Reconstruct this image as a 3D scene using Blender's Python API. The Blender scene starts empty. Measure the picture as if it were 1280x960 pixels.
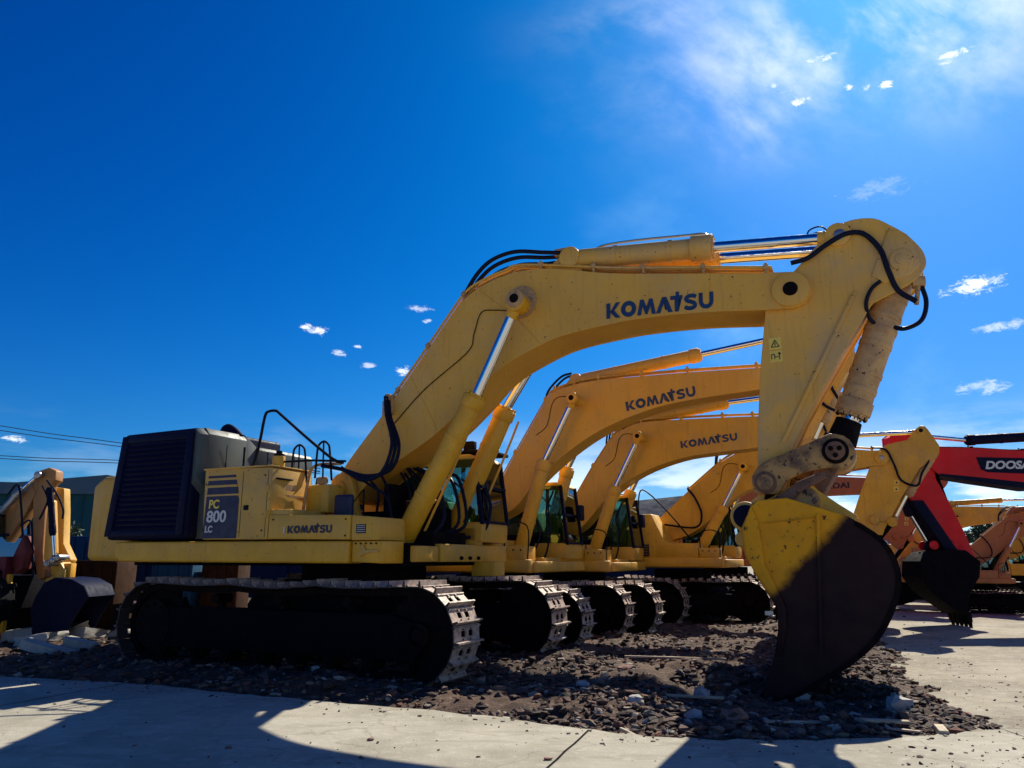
import bpy, bmesh, math, random
import numpy as np
from mathutils import Vector, Matrix, noise
random.seed(7); rng = np.random.default_rng(7)
S = bpy.context.scene
R = math.radians
# ---------------------------------------------------------------- camera
cam = bpy.data.cameras.new('camera'); camo = bpy.data.objects.new('camera', cam)
S.collection.objects.link(camo); S.camera = camo
cam.sensor_width = 36; cam.lens = 27; cam.clip_end = 3000; cam.clip_start = .05
camo.location = (0, 0, 1.65); camo.rotation_euler = (R(90) + math.atan(220 / 960), 0, 0)
# ---------------------------------------------------------------- sky and sun
SUN_EL, SUN_AZ = R(41), R(31)          # azimuth from +Y towards +X
W = bpy.data.worlds.new('World'); S.world = W; W.use_nodes = True
wn, wl = W.node_tree.nodes, W.node_tree.links
bg = wn['Background']; bg.inputs[1].default_value = .1
def wmath(op, a, b=None, c=None):
    n = wn.new('ShaderNodeMath'); n.operation = op
    for i, v in enumerate((a, b, c)):
        if v is None: continue
        if isinstance(v, (int, float)): n.inputs[i].default_value = v
        else: wl.new(v, n.inputs[i])
    return n.outputs[0]
sky = wn.new('ShaderNodeTexSky'); sky.sky_type = 'NISHITA'; sky.sun_disc = False
sky.sun_elevation = SUN_EL; sky.sun_rotation = SUN_AZ
sp = wn.new('ShaderNodeSeparateColor'); wl.new(sky.outputs[0], sp.inputs[0])
def grade(ch, p, k, lim):               # deep polarised blue: per-channel power on the sky colour, soft shoulder near the sun
    y = wmath('MULTIPLY', wmath('POWER', wmath('MULTIPLY', sp.outputs[ch], .1), p), k * 10)
    return wmath('DIVIDE', y, wmath('MULTIPLY_ADD', y, 1 / lim, 1.))
cc = wn.new('ShaderNodeCombineColor')
wl.new(grade(0, 6.2, .5, 1.0), cc.inputs[0]); wl.new(grade(1, 1.75, .62, 6.), cc.inputs[1]); wl.new(grade(2, 1.35, .98, 30.), cc.inputs[2])
tc = wn.new('ShaderNodeTexCoord'); sx = wn.new('ShaderNodeSeparateXYZ'); wl.new(tc.outputs['Generated'], sx.inputs[0])
def wmix(fac, a, b):
    m = wn.new('ShaderNodeMix'); m.data_type = 'RGBA'
    wl.new(fac, m.inputs[0])
    for i, v in ((6, a), (7, b)):
        if isinstance(v, tuple): m.inputs[i].default_value = (*v, 1)
        else: wl.new(v, m.inputs[i])
    return m.outputs[2]
def wsmooth(v, a, b):
    n = wn.new('ShaderNodeMapRange'); n.interpolation_type = 'SMOOTHSTEP'
    n.inputs[1].default_value = a; n.inputs[2].default_value = b; wl.new(v, n.inputs[0]); return n.outputs[0]
def wnoise(scale, detail, vec, rough=.6, dist=0.):
    n = wn.new('ShaderNodeTexNoise'); n.inputs['Scale'].default_value = scale; n.inputs['Detail'].default_value = detail
    n.inputs['Roughness'].default_value = rough; n.inputs['Distortion'].default_value = dist; wl.new(vec, n.inputs['Vector']); return n.outputs['Fac']
def wmap(scale=(1, 1, 1), rot=(0, 0, 0)):
    n = wn.new('ShaderNodeMapping'); n.inputs['Scale'].default_value = scale; n.inputs['Rotation'].default_value = rot
    wl.new(tc.outputs['Generated'], n.inputs[0]); return n.outputs[0]
zz = wmath('MAXIMUM', sx.outputs[2], 0.)
hz = wmath('POWER', 2.718, wmath('MULTIPLY', zz, -15.))
sunside = wsmooth(sx.outputs[0], -.55, .15)
col = wmix(wmath('MULTIPLY', hz, wmath('MULTIPLY_ADD', sunside, .5, .35)), cc.outputs[0], (4.4, 8.0, 9.4))
# bank of bright low cloud round the horizon
low = wmath('MULTIPLY', wmath('MULTIPLY', wsmooth(wnoise(5, 6, wmap((1, 1, 4))), .40, .56), wsmooth(zz, .19, .05)), wmath('MULTIPLY_ADD', sunside, .85, .15))
col = wmix(wmath('MULTIPLY', low, .85), col, (8.8, 9.6, 9.9))
# thin cirrus veils
ci = wmath('MULTIPLY', wsmooth(wnoise(2.6, 7, wmap((1, 2.6, 1.6), (.3, .5, .9)), .55, .2), .50, .80), wsmooth(sx.outputs[0], -.05, .35))
col = wmix(wmath('MULTIPLY', ci, .55), col, (4.2, 7.2, 10.))
# small ragged white puffs, each at its own bearing
def sky_dir(u, v):
    P = math.atan(220 / 960); x = (u - 640) / 960; z = -(v - 480) / 960
    return Vector((x, math.cos(P) - z * math.sin(P), math.sin(P) + z * math.cos(P))).normalized()
puffn = wnoise(55, 8, wmap((1, 1, 2.)), .74, .5)
puffd = wsmooth(wnoise(5, 8, wmap((1, 2.4, 1.), (.4, .3, .9)), .6, .25), .38, .72)
tot = None
PUFFS = [(1216, 357, 34, 15, 1), (1003, 126, 15, 8, 1), (1107, 106, 14, 6, 1), (1062, 109, 8, 5, .9), (1026, 73, 22, 6, .7), (1085, 108, 10, 6, .7),
         (1190, 68, 22, 6, .8), (1180, 78, 14, 5, .6), (966, 108, 10, 9, .7), (985, 112, 20, 9, .45), (383, 409, 14, 6, .9), (395, 413, 22, 7, .8), (424, 441, 12, 6, .6), (447, 433, 9, 4, .7),
         (460, 457, 12, 5, .5), (505, 465, 14, 9, 1), (530, 386, 24, 5, .45), (534, 402, 8, 4, .7), (18, 549, 17, 6, .9), (1250, 408, 40, 8, .45), (1230, 485, 40, 12, .4),
         (1075, 90, 120, 34, .22), (950, 150, 70, 45, .22), (1100, 20, 190, 80, .5), (850, 15, 110, 30, .2), (1210, 60, 120, 60, .25), (1100, 235, 50, 16, .15)]
for u, v, a, b, s in PUFFS:
    d = sky_dir(u, v); ex = Vector((d.y, -d.x, 0)).normalized(); ez = ex.cross(d)
    def dot(vec):
        n = wn.new('ShaderNodeVectorMath'); n.operation = 'DOT_PRODUCT'; wl.new(tc.outputs['Generated'], n.inputs[0]); n.inputs[1].default_value = vec; return n.outputs['Value']
    q = wmath('ADD', wmath('POWER', wmath('ABSOLUTE', dot(ex * (960 / a))), 2.), wmath('POWER', wmath('ABSOLUTE', dot(ez * (960 / b))), 2.))
    fr = wmath('MULTIPLY', wmath('GREATER_THAN', dot(d), .5), wmath('POWER', 2.718, wmath('MULTIPLY', q, -1.1)))
    t = wsmooth(wmath('ADD', fr, wmath('MULTIPLY', puffn, 2.6)), 1.86, 2.4) if b < 25 else wmath('MULTIPLY', fr, puffd)
    t = wmath('MULTIPLY', t, s if b < 25 else s * 2)
    tot = t if tot is None else wmath('MAXIMUM', tot, t)
col = wmix(tot, col, (9.2, 9.6, 9.9))
wl.new(col, bg.inputs[0])
sun = bpy.data.lights.new('sun', 'SUN'); suno = bpy.data.objects.new('sun', sun); S.collection.objects.link(suno)
sun.energy = 5; sun.angle = R(.5); sun.color = (1, .92, .76)
sdir = Vector((math.sin(SUN_AZ) * math.cos(SUN_EL), math.cos(SUN_AZ) * math.cos(SUN_EL), math.sin(SUN_EL)))
suno.rotation_euler = sdir.to_track_quat('Z', 'Y').to_euler()
S.view_settings.view_transform = 'Standard'; S.view_settings.look = 'None'
S.view_settings.exposure = .45; S.view_settings.gamma = 1
# ---------------------------------------------------------------- materials
MAT = {}
def mat(name, base, rough=.5, metal=0., vary=None, vscale=3., vamt=.6, spots=None, sscale=30., sthr=.66, bump=.0, bscale=60., streak=0., dust=None, spec=.5):
    m = bpy.data.materials.new(name); m.use_nodes = True; n, l = m.node_tree.nodes, m.node_tree.links
    p = n['Principled BSDF']; p.inputs['Roughness'].default_value = rough; p.inputs['Metallic'].default_value = metal
    p.inputs['Specular IOR Level'].default_value = spec
    t = n.new('ShaderNodeTexCoord'); vec = t.outputs['Object']
    def nz(sc, det=5, ro=.6, v=None):
        a = n.new('ShaderNodeTexNoise'); a.inputs['Scale'].default_value = sc; a.inputs['Detail'].default_value = det; a.inputs['Roughness'].default_value = ro
        l.new(v or vec, a.inputs['Vector']); return a.outputs['Fac']
    def ramp(v, a, b):
        r = n.new('ShaderNodeMapRange'); r.interpolation_type = 'SMOOTHSTEP'; r.inputs[1].default_value = a; r.inputs[2].default_value = b; l.new(v, r.inputs[0]); return r.outputs[0]
    def mul(v, k):
        a = n.new('ShaderNodeMath'); a.operation = 'MULTIPLY'; l.new(v, a.inputs[0]); a.inputs[1].default_value = k; return a.outputs[0]
    def mix(f, a, b):
        x = n.new('ShaderNodeMix'); x.data_type = 'RGBA'; l.new(f, x.inputs[0])
        for i, c in ((6, a), (7, b)):
            if isinstance(c, tuple): x.inputs[i].default_value = (*c, 1)
            else: l.new(c, x.inputs[i])
        return x.outputs[2]
    c = base
    if vary: c = mix(mul(ramp(nz(vscale), .35, .68), vamt), c, vary)
    if streak:
        mp = n.new('ShaderNodeMapping'); mp.inputs['Scale'].default_value = (9, 9, .7); l.new(vec, mp.inputs[0])
        c = mix(mul(ramp(nz(2., 4, .6, mp.outputs[0]), .5, .75), streak), c, tuple(x * .45 for x in base))
    if dust: c = mix(mul(ramp(nz(1.3, 6), .45, .75), dust[1]), c, dust[0])
    if spots: c = mix(ramp(nz(sscale, 3, .75), sthr, sthr + .05), c, spots)
    if isinstance(c, tuple): p.inputs['Base Color'].default_value = (*c, 1)
    else: l.new(c, p.inputs['Base Color'])
    if bump:
        b = n.new('ShaderNodeBump'); b.inputs['Strength'].default_value = bump; b.inputs['Distance'].default_value = .01
        l.new(nz(bscale, 6), b.inputs['Height']); l.new(b.outputs[0], p.inputs['Normal'])
    r = ramp(nz(vscale * 2.3), .3, .7); mr = n.new('ShaderNodeMapRange'); l.new(r, mr.inputs[0]); mr.inputs[3].default_value = max(.05, rough - .1); mr.inputs[4].default_value = min(1, rough + .12)
    l.new(mr.outputs[0], p.inputs['Roughness'])
    MAT[name] = m; return m
RUST = (.10, .035, .015)
mat('boom_paint', (.80, .42, .050), .5, vary=(.66, .34, .05), vscale=1.1, spots=RUST, sscale=17, sthr=.655, bump=.12, bscale=35, streak=.3, dust=((.52, .40, .22), .3))
mat('stick_paint', (.80, .43, .060), .52, vary=(.68, .37, .07), vscale=1.4, spots=RUST, sscale=12, sthr=.65, bump=.2, bscale=26, streak=.35, dust=((.40, .32, .22), .5))
mat('yellow_paint', (.72, .38, .03), .45, vary=(.58, .32, .035), vscale=2., spots=RUST, sscale=20, sthr=.655, bump=.1, bscale=40, streak=.3, dust=((.36, .27, .15), .3))
mat('skirt_paint', (.80, .40, .015), .45, vary=(.62, .31, .02), vscale=2.2, spots=(.12, .05, .02), sscale=22, sthr=.65, bump=.1, streak=.25)
mat('panel_paint', (.68, .38, .06), .5, vary=(.56, .31, .05), vscale=3., spots=(.06, .025, .02), sscale=16, sthr=.65, bump=.15, dust=((.38, .28, .16), .5))
mat('old_paint', (.74, .40, .028), .5, vary=(.58, .31, .03), vscale=1.6, spots=RUST, sscale=16, sthr=.65, bump=.15, streak=.35, dust=((.34, .25, .15), .4))
mat('worn_paint', (.56, .34, .14), .6, vary=(.30, .15, .08), vscale=5, vamt=.6, spots=(.03, .015, .015), sscale=14, sthr=.63, bump=.15, bscale=30)
mat('orange_paint', (.55, .16, .035), .5, vary=(.40, .13, .04), vscale=2, spots=RUST, sscale=20, sthr=.7, bump=.1, streak=.3)
mat('tan_paint', (.44, .20, .05), .55, vary=(.32, .16, .06), vscale=2, spots=RUST, sscale=18, sthr=.66, bump=.2, streak=.4)
mat('red_paint', (.70, .006, .010), .55, vary=(.52, .006, .012), vscale=1.4, spots=(.1, .01, .02), sscale=22, sthr=.70, bump=.08, spec=.3)
mat('dark_paint', (.006, .008, .028), .55, vary=(.009, .011, .030), vscale=4, bump=.1, spec=.06)
mat('louvre_paint', (.006, .008, .034), .5, vary=(.010, .012, .034), vscale=6, bump=.1, spec=.06)
mat('hood_paint', (.050, .070, .066), .55, vary=(.04, .055, .06), vscale=2, spots=(.015, .018, .02), sscale=9, sthr=.68, bump=.15, dust=((.10, .11, .09), .5))
mat('black_rubber', (.010, .011, .016), .55, bump=.1, spec=.06)
mat('hose', (.010, .013, .030), .4, spec=.06)
mat('dark_steel', (.006, .005, .007), .85, 0, vary=(.016, .011, .010), vscale=7, bump=.5, bscale=25, spec=.06)
mat('mud_steel', (.004, .004, .007), .9, vary=(.008, .006, .008), vscale=5, bump=.7, bscale=18, spec=.06)
mat('bucket_in', (.05, .035, .03), .7, .3, vary=(.09, .055, .04), vscale=6, bump=.4)
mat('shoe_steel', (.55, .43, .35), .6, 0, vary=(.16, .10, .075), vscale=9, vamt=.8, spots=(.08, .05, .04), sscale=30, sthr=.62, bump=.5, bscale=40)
mat('chrome', (.75, .76, .78), .12, 1.)
mat('steel', (.35, .34, .33), .4, .8, bump=.1)
mat('logo_blue', (.004, .028, .10), .5, vary=(.01, .06, .16), vscale=8, vamt=.5)
mat('logo_dark', (.012, .012, .05), .5)
mat('white_print', (.62, .60, .58), .5)
mat('black_print', (.02, .015, .02), .6)
mat('sticker', (.85, .62, .10), .5, vary=(.75, .52, .10), vscale=20)
mat('rust_brown', (.055, .024, .010), .85, vary=(.02, .010, .007), spec=.1, vscale=4, bump=.2)
mat('grimy_paint', (.50, .28, .085), .6, vary=(.09, .045, .03), vscale=4.5, vamt=.9, spots=(.02, .012, .012), sscale=11, sthr=.58, bump=.5, bscale=20)
mat('link_rust', (.20, .10, .06), .75, vary=(.08, .04, .03), vscale=5, spots=(.015, .01, .01), sscale=14, sthr=.6, bump=.5)
mat('red_rust', (.12, .01, .012), .7)
mat('plank_wood', (.50, .40, .28), .8, vary=(.30, .22, .15), vscale=6, bump=.5, bscale=30)
mat('concrete_chunk', (.42, .40, .36), .9, vary=(.28, .26, .24), vscale=7, bump=.8, bscale=25)
mat('brick_chunk', (.26, .12, .09), .9, vary=(.18, .10, .08), vscale=7, bump=.8, bscale=25)
mat('teal_wall', (.016, .075, .10), .8, spec=.1, vary=(.012, .055, .075), vscale=.4, streak=.2)
mat('teal_roof', (.03, .075, .12), .6, vary=(.035, .09, .13), vscale=.6)
mat('pale_wall', (.5, .52, .5), .8, vary=(.4, .42, .4), vscale=1)
mat('white_roof', (.45, .58, .70), .4)
mat('dark_roof', (.010, .018, .045), .9, spec=.1, vary=(.014, .022, .05), vscale=1)
mat('bark', (.09, .06, .045), .9, bump=.6, bscale=9)
mat('blue_box', (.015, .075, .15), .7, spec=.1, vary=(.01, .04, .09), vscale=2)
mat('tyre', (.012, .012, .014), .8, bump=.4, spec=.06)
mat('wire', (.012, .014, .03), .6)
def leafm(name, a, b):
    m = mat(name, a, .6, vary=b, vscale=1.2, vamt=1.)
    p = m.node_tree.nodes['Principled BSDF']; p.inputs['Subsurface Weight'].default_value = 0
    return m
leafm('leaf', (.035, .085, .025), (.07, .12, .03)); leafm('leaf_dark', (.02, .055, .03), (.045, .09, .03))
def glassm():
    m = bpy.data.materials.new('cab_glass'); m.use_nodes = True; n, l = m.node_tree.nodes, m.node_tree.links
    n.remove(n['Principled BSDF']); out = n['Material Output']
    tr = n.new('ShaderNodeBsdfTransparent'); tr.inputs[0].default_value = (.48, .68, .66, 1)
    gl = n.new('ShaderNodeBsdfGlossy'); gl.inputs[0].default_value = (.75, .95, 1, 1); gl.inputs[1].default_value = .03
    f = n.new('ShaderNodeFresnel'); f.inputs[0].default_value = 1.6
    a = n.new('ShaderNodeMath'); a.operation = 'MULTIPLY_ADD'; l.new(f.outputs[0], a.inputs[0]); a.inputs[1].default_value = 1.; a.inputs[2].default_value = .06
    x = n.new('ShaderNodeMixShader'); l.new(a.outputs[0], x.inputs[0]); l.new(tr.outputs[0], x.inputs[1]); l.new(gl.outputs[0], x.inputs[2]); l.new(x.outputs[0], out.inputs[0])
    MAT['cab_glass'] = m
glassm()
def mud_and_shade_edges(name, mud):             # outward faces worn bright by the ground, end and inner faces darkened: mud plus painted shade
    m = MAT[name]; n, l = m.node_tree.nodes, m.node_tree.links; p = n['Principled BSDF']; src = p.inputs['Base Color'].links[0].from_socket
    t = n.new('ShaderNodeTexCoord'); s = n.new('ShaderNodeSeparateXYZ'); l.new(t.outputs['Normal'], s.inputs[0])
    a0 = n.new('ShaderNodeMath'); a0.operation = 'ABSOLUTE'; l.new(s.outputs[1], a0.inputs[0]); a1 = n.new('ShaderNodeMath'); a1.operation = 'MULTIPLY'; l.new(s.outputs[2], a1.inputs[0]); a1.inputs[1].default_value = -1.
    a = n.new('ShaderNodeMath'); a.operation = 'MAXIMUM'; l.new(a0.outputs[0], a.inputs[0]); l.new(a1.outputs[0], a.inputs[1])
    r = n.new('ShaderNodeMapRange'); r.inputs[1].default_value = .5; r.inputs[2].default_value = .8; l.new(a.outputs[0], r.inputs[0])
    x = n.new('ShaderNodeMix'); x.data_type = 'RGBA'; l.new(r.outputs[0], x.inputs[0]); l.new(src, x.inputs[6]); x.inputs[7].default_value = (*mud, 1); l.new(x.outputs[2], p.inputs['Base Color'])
mud_and_shade_edges('shoe_steel', (.035, .024, .022))
def stoneM():
    m = bpy.data.materials.new('stones'); m.use_nodes = True; n, l = m.node_tree.nodes, m.node_tree.links
    p = n['Principled BSDF']; p.inputs['Roughness'].default_value = .9
    a = n.new('ShaderNodeAttribute'); a.attribute_name = 'tint'
    t = n.new('ShaderNodeTexNoise'); t.inputs['Scale'].default_value = 40; t.inputs['Detail'].default_value = 5
    x = n.new('ShaderNodeMix'); x.data_type = 'RGBA'; x.blend_type = 'MULTIPLY'; x.inputs[0].default_value = .6
    l.new(a.outputs['Color'], x.inputs[6]); l.new(t.outputs['Fac'], x.inputs[7]); l.new(x.outputs[2], p.inputs['Base Color'])
    b = n.new('ShaderNodeBump'); b.inputs['Strength'].default_value = .5; b.inputs['Distance'].default_value = .01; l.new(t.outputs['Fac'], b.inputs['Height']); l.new(b.outputs[0], p.inputs['Normal'])
    MAT['stones'] = m
stoneM()
def groundM(name, base, dark, light, bs=1., crack=False, gravel=None):
    m = bpy.data.materials.new(name); m.use_nodes = True; n, l = m.node_tree.nodes, m.node_tree.links
    p = n['Principled BSDF']; p.inputs['Roughness'].default_value = .9; p.inputs['Specular IOR Level'].default_value = .25
    t = n.new('ShaderNodeTexCoord')
    def nz(sc, det, ro=.6, dist=0., scl=None):
        a = n.new('ShaderNodeTexNoise'); a.inputs['Scale'].default_value = sc; a.inputs['Detail'].default_value = det; a.inputs['Roughness'].default_value = ro; a.inputs['Distortion'].default_value = dist
        if scl:
            mp = n.new('ShaderNodeMapping'); mp.inputs['Scale'].default_value = scl; mp.inputs['Rotation'].default_value = (0, 0, .12); l.new(t.outputs['Object'], mp.inputs[0]); l.new(mp.outputs[0], a.inputs['Vector'])
        else: l.new(t.outputs['Object'], a.inputs['Vector'])
        return a.outputs['Fac']
    def ramp(v, a, b):
        r = n.new('ShaderNodeMapRange'); r.interpolation_type = 'SMOOTHSTEP'; r.inputs[1].default_value = a; r.inputs[2].default_value = b; l.new(v, r.inputs[0]); return r.outputs[0]
    def mix(f, a, b, k=1.):
        x = n.new('ShaderNodeMix'); x.data_type = 'RGBA'
        q = n.new('ShaderNodeMath'); q.operation = 'MULTIPLY'; l.new(f, q.inputs[0]); q.inputs[1].default_value = k; l.new(q.outputs[0], x.inputs[0])
        for i, c in ((6, a), (7, b)):
            if isinstance(c, tuple): x.inputs[i].default_value = (*c, 1)
            else: l.new(c, x.inputs[i])
        return x.outputs[2]
    c = mix(ramp(nz(.55, 7, .65), .38, .66), base, dark, .85)
    c = mix(ramp(nz(.23, 5, .6, .8, (1.6, .5, 1)), .52, .70), c, dark, .6)
    c = mix(ramp(nz(1.1, 6, .6, .6, (.5, 3.2, 1)), .5, .72), c, dark, .75)
    c = mix(ramp(nz(7, 7, .7), .5, .7), c, light, .6)
    c = mix(ramp(nz(60, 4, .8), .60, .68), c, tuple(x * .45 for x in dark), .7)
    if crack:
        v = n.new('ShaderNodeTexVoronoi'); v.feature = 'DISTANCE_TO_EDGE'; v.inputs['Scale'].default_value = .45
        w = n.new('ShaderNodeTexNoise'); w.inputs['Scale'].default_value = 1.5; w.inputs['Detail'].default_value = 8
        vm = n.new('ShaderNodeVectorMath'); vm.operation = 'MULTIPLY_ADD'; l.new(w.outputs['Color'], vm.inputs[0]); vm.inputs[1].default_value = (1.4, 1.4, 0); l.new(t.outputs['Object'], vm.inputs[2])
        l.new(t.outputs['Object'], w.inputs['Vector']); l.new(vm.outputs[0], v.inputs['Vector'])
        k = n.new('ShaderNodeMapRange'); k.inputs[1].default_value = 0; k.inputs[2].default_value = .008; k.inputs[3].default_value = 1; k.inputs[4].default_value = 0; l.new(v.outputs['Distance'], k.inputs[0])
        c = mix(k.outputs[0], c, (.12, .10, .08), .35)
    l.new(c, p.inputs['Base Color'])
    b = n.new('ShaderNodeBump'); b.inputs['Strength'].default_value = .55 * bs; b.inputs['Distance'].default_value = .02; l.new(nz(14, 9, .7), b.inputs['Height'])
    b2 = n.new('ShaderNodeBump'); b2.inputs['Strength'].default_value = .4 * bs; b2.inputs['Distance'].default_value = .006; l.new(nz(120, 4, .7), b2.inputs['Height']); l.new(b.outputs[0], b2.inputs['Normal'])
    l.new(b2.outputs[0], p.inputs['Normal']); MAT[name] = m
groundM('yard_dirt', (.38, .34, .26), (.21, .18, .135), (.52, .48, .38), 1.4)
groundM('road_concrete', (.44, .41, .33), (.28, .26, .20), (.54, .51, .43), .8, crack=True)
groundM('rubble_soil', (.125, .075, .052), (.032, .020, .015), (.34, .23, .17), 3.)
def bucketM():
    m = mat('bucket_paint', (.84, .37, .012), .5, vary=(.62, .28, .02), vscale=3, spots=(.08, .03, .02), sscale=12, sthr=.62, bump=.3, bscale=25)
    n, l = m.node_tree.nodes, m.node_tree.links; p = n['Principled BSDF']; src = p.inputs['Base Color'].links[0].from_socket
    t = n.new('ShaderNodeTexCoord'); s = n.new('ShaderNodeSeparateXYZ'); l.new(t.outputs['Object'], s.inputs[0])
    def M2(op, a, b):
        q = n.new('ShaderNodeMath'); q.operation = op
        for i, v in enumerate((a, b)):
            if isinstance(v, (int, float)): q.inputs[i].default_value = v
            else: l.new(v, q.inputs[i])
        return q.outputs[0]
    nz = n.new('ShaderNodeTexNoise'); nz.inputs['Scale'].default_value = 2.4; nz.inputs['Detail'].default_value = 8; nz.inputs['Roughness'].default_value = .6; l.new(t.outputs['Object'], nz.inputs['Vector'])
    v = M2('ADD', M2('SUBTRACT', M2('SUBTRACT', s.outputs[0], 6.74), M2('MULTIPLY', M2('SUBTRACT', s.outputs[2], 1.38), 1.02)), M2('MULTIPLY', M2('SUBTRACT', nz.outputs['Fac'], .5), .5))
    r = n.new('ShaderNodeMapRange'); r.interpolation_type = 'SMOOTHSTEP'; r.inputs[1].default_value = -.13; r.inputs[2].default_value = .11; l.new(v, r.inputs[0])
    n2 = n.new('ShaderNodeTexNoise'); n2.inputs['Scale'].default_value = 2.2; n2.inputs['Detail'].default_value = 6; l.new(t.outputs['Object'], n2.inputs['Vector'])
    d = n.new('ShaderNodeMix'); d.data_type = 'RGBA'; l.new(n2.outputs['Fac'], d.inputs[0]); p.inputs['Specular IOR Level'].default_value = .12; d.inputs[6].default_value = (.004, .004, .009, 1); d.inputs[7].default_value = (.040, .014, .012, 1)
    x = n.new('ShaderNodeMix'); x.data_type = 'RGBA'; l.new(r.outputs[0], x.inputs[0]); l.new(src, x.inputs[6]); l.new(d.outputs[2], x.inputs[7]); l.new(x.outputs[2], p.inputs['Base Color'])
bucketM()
# ---------------------------------------------------------------- mesh helpers
C = S.collection
def tag(o, label=None, cat=None, group=None, kind=None):
    for k, v in (('label', label), ('category', cat), ('group', group), ('kind', kind)):
        if v: o[k] = v
    return o
def thing(name, label, cat, loc=(0, 0, 0), rz=0., group=None):
    o = bpy.data.objects.new(name, None); C.objects.link(o); o.location = loc; o.rotation_euler = (0, 0, rz); o.empty_display_size = .1
    return tag(o, label, cat, group)
def link(name, me, parent=None, loc=None, mtx=None):
    o = bpy.data.objects.new(name, me); C.objects.link(o)
    if parent: o.parent = parent
    if mtx is not None: o.matrix_basis = mtx
    elif loc: o.location = loc
    return o
def obj(name, bm, m, parent=None, bev=0., seg=2, ang=34):
    bmesh.ops.recalc_face_normals(bm, faces=bm.faces)
    if bev:
        es = [e for e in bm.edges if len(e.link_faces) == 2 and e.calc_face_angle(0) > R(ang)]
        bmesh.ops.bevel(bm, geom=es, offset=bev, segments=seg, affect='EDGES', clamp_overlap=True, profile=.5)
    me = bpy.data.meshes.new(name); bm.to_mesh(me); bm.free()
    me.polygons.foreach_set('use_smooth', [True] * len(me.polygons)); me.set_sharp_from_angle(angle=R(38))
    me.materials.append(MAT[m]); return link(name, me, parent)
def BM(): return bmesh.new()
def box(bm, x0, x1, y0, y1, z0, z1):
    v = [bm.verts.new((x, y, z)) for x in (x0, x1) for y in (y0, y1) for z in (z0, z1)]
    for f in ((0, 1, 3, 2), (4, 6, 7, 5), (0, 4, 5, 1), (2, 3, 7, 6), (0, 2, 6, 4), (1, 5, 7, 3)): bm.faces.new([v[i] for i in f])
    return bm
def hexa(bm, pts):                      # 8 points in box order
    v = [bm.verts.new(p) for p in pts]
    for f in ((0, 1, 3, 2), (4, 6, 7, 5), (0, 4, 5, 1), (2, 3, 7, 6), (0, 2, 6, 4), (1, 5, 7, 3)): bm.faces.new([v[i] for i in f])
    return bm
def prism(bm, pts, y0, y1):             # closed outline in XZ between two Y planes
    a = [bm.verts.new((x, y0, z)) for x, z in pts]; b = [bm.verts.new((x, y1, z)) for x, z in pts]; n = len(pts)
    bm.faces.new(a); bm.faces.new(b[::-1])
    for i in range(n): bm.faces.new((a[i], b[i], b[(i + 1) % n], a[(i + 1) % n]))
    return bm
def tri(bm):
    bmesh.ops.triangulate(bm, faces=[f for f in bm.faces if len(f.verts) > 4]); return bm
def spline(pts, n=6):
    P = [np.array(p, float) for p in pts]; P = [2 * P[0] - P[1]] + P + [2 * P[-1] - P[-2]]; out = []
    for i in range(1, len(P) - 2):
        for k in range(n):
            t = k / n; out.append(tuple(.5 * (2 * P[i] + (P[i + 1] - P[i - 1]) * t + (2 * P[i - 1] - 5 * P[i] + 4 * P[i + 1] - P[i + 2]) * t * t + (3 * P[i] - P[i - 1] - 3 * P[i + 1] + P[i + 2]) * t ** 3)))
    out.append(tuple(P[-2])); return out
def arc(cx, cz, r, a0, a1, n=12):
    return [(cx + r * math.cos(R(a0 + (a1 - a0) * i / n)), cz + r * math.sin(R(a0 + (a1 - a0) * i / n))) for i in range(n + 1)]
def cyl(bm, p0, p1, r, n=20, r1=None, caps=True):
    p0, p1 = Vector(p0), Vector(p1); r1 = r if r1 is None else r1
    q = (p1 - p0).to_track_quat('Z', 'Y'); a, b = [], []
    for i in range(n):
        c, s = math.cos(2 * math.pi * i / n), math.sin(2 * math.pi * i / n)
        a.append(bm.verts.new(p0 + q @ Vector((c * r, s * r, 0)))); b.append(bm.verts.new(p1 + q @ Vector((c * r1, s * r1, 0))))
    for i in range(n): bm.faces.new((a[i], a[(i + 1) % n], b[(i + 1) % n], b[i]))
    if caps: bm.faces.new(a[::-1]); bm.faces.new(b)
    return bm
def pin(bm, x, z, y0, y1, r, n=20): return cyl(bm, (x, y0, z), (x, y1, z), r, n)
def tube(bm, pts, r, n=8, sm=5):
    P = [Vector(p) for p in (spline(pts, sm) if sm else pts)]; prev = None
    rings = []; up = Vector((0, 1, 0))
    for i, p in enumerate(P):
        t = (P[min(i + 1, len(P) - 1)] - P[max(i - 1, 0)]).normalized()
        if abs(t.dot(up)) > .98: up = Vector((1, 0, 0))
        s = t.cross(up).normalized(); u = s.cross(t).normalized(); up = u
        rings.append([bm.verts.new(p + (s * math.cos(2 * math.pi * k / n) + u * math.sin(2 * math.pi * k / n)) * r) for k in range(n)])
    for a, b in zip(rings, rings[1:]):
        for k in range(n): bm.faces.new((a[k], a[(k + 1) % n], b[(k + 1) % n], b[k]))
    bm.faces.new(rings[0][::-1]); bm.faces.new(rings[-1]); return bm
def inset(pts, d):
    P = [Vector((x, z)) for x, z in pts]; n = len(P); out = []
    area = sum(P[i].x * P[(i + 1) % n].y - P[(i + 1) % n].x * P[i].y for i in range(n)); sg = 1 if area > 0 else -1
    for i in range(n):
        a = (P[i] - P[i - 1]).normalized(); b = (P[(i + 1) % n] - P[i]).normalized()
        na, nb = Vector((-a.y, a.x)), Vector((-b.y, b.x)); m = (na + nb)
        if m.length < 1e-4: m = na
        m.normalize(); k = min(1.6, 1 / max(.3, m.dot(na))); q = P[i] + m * d * k * sg; out.append((q.x, q.y))
    return out
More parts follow.
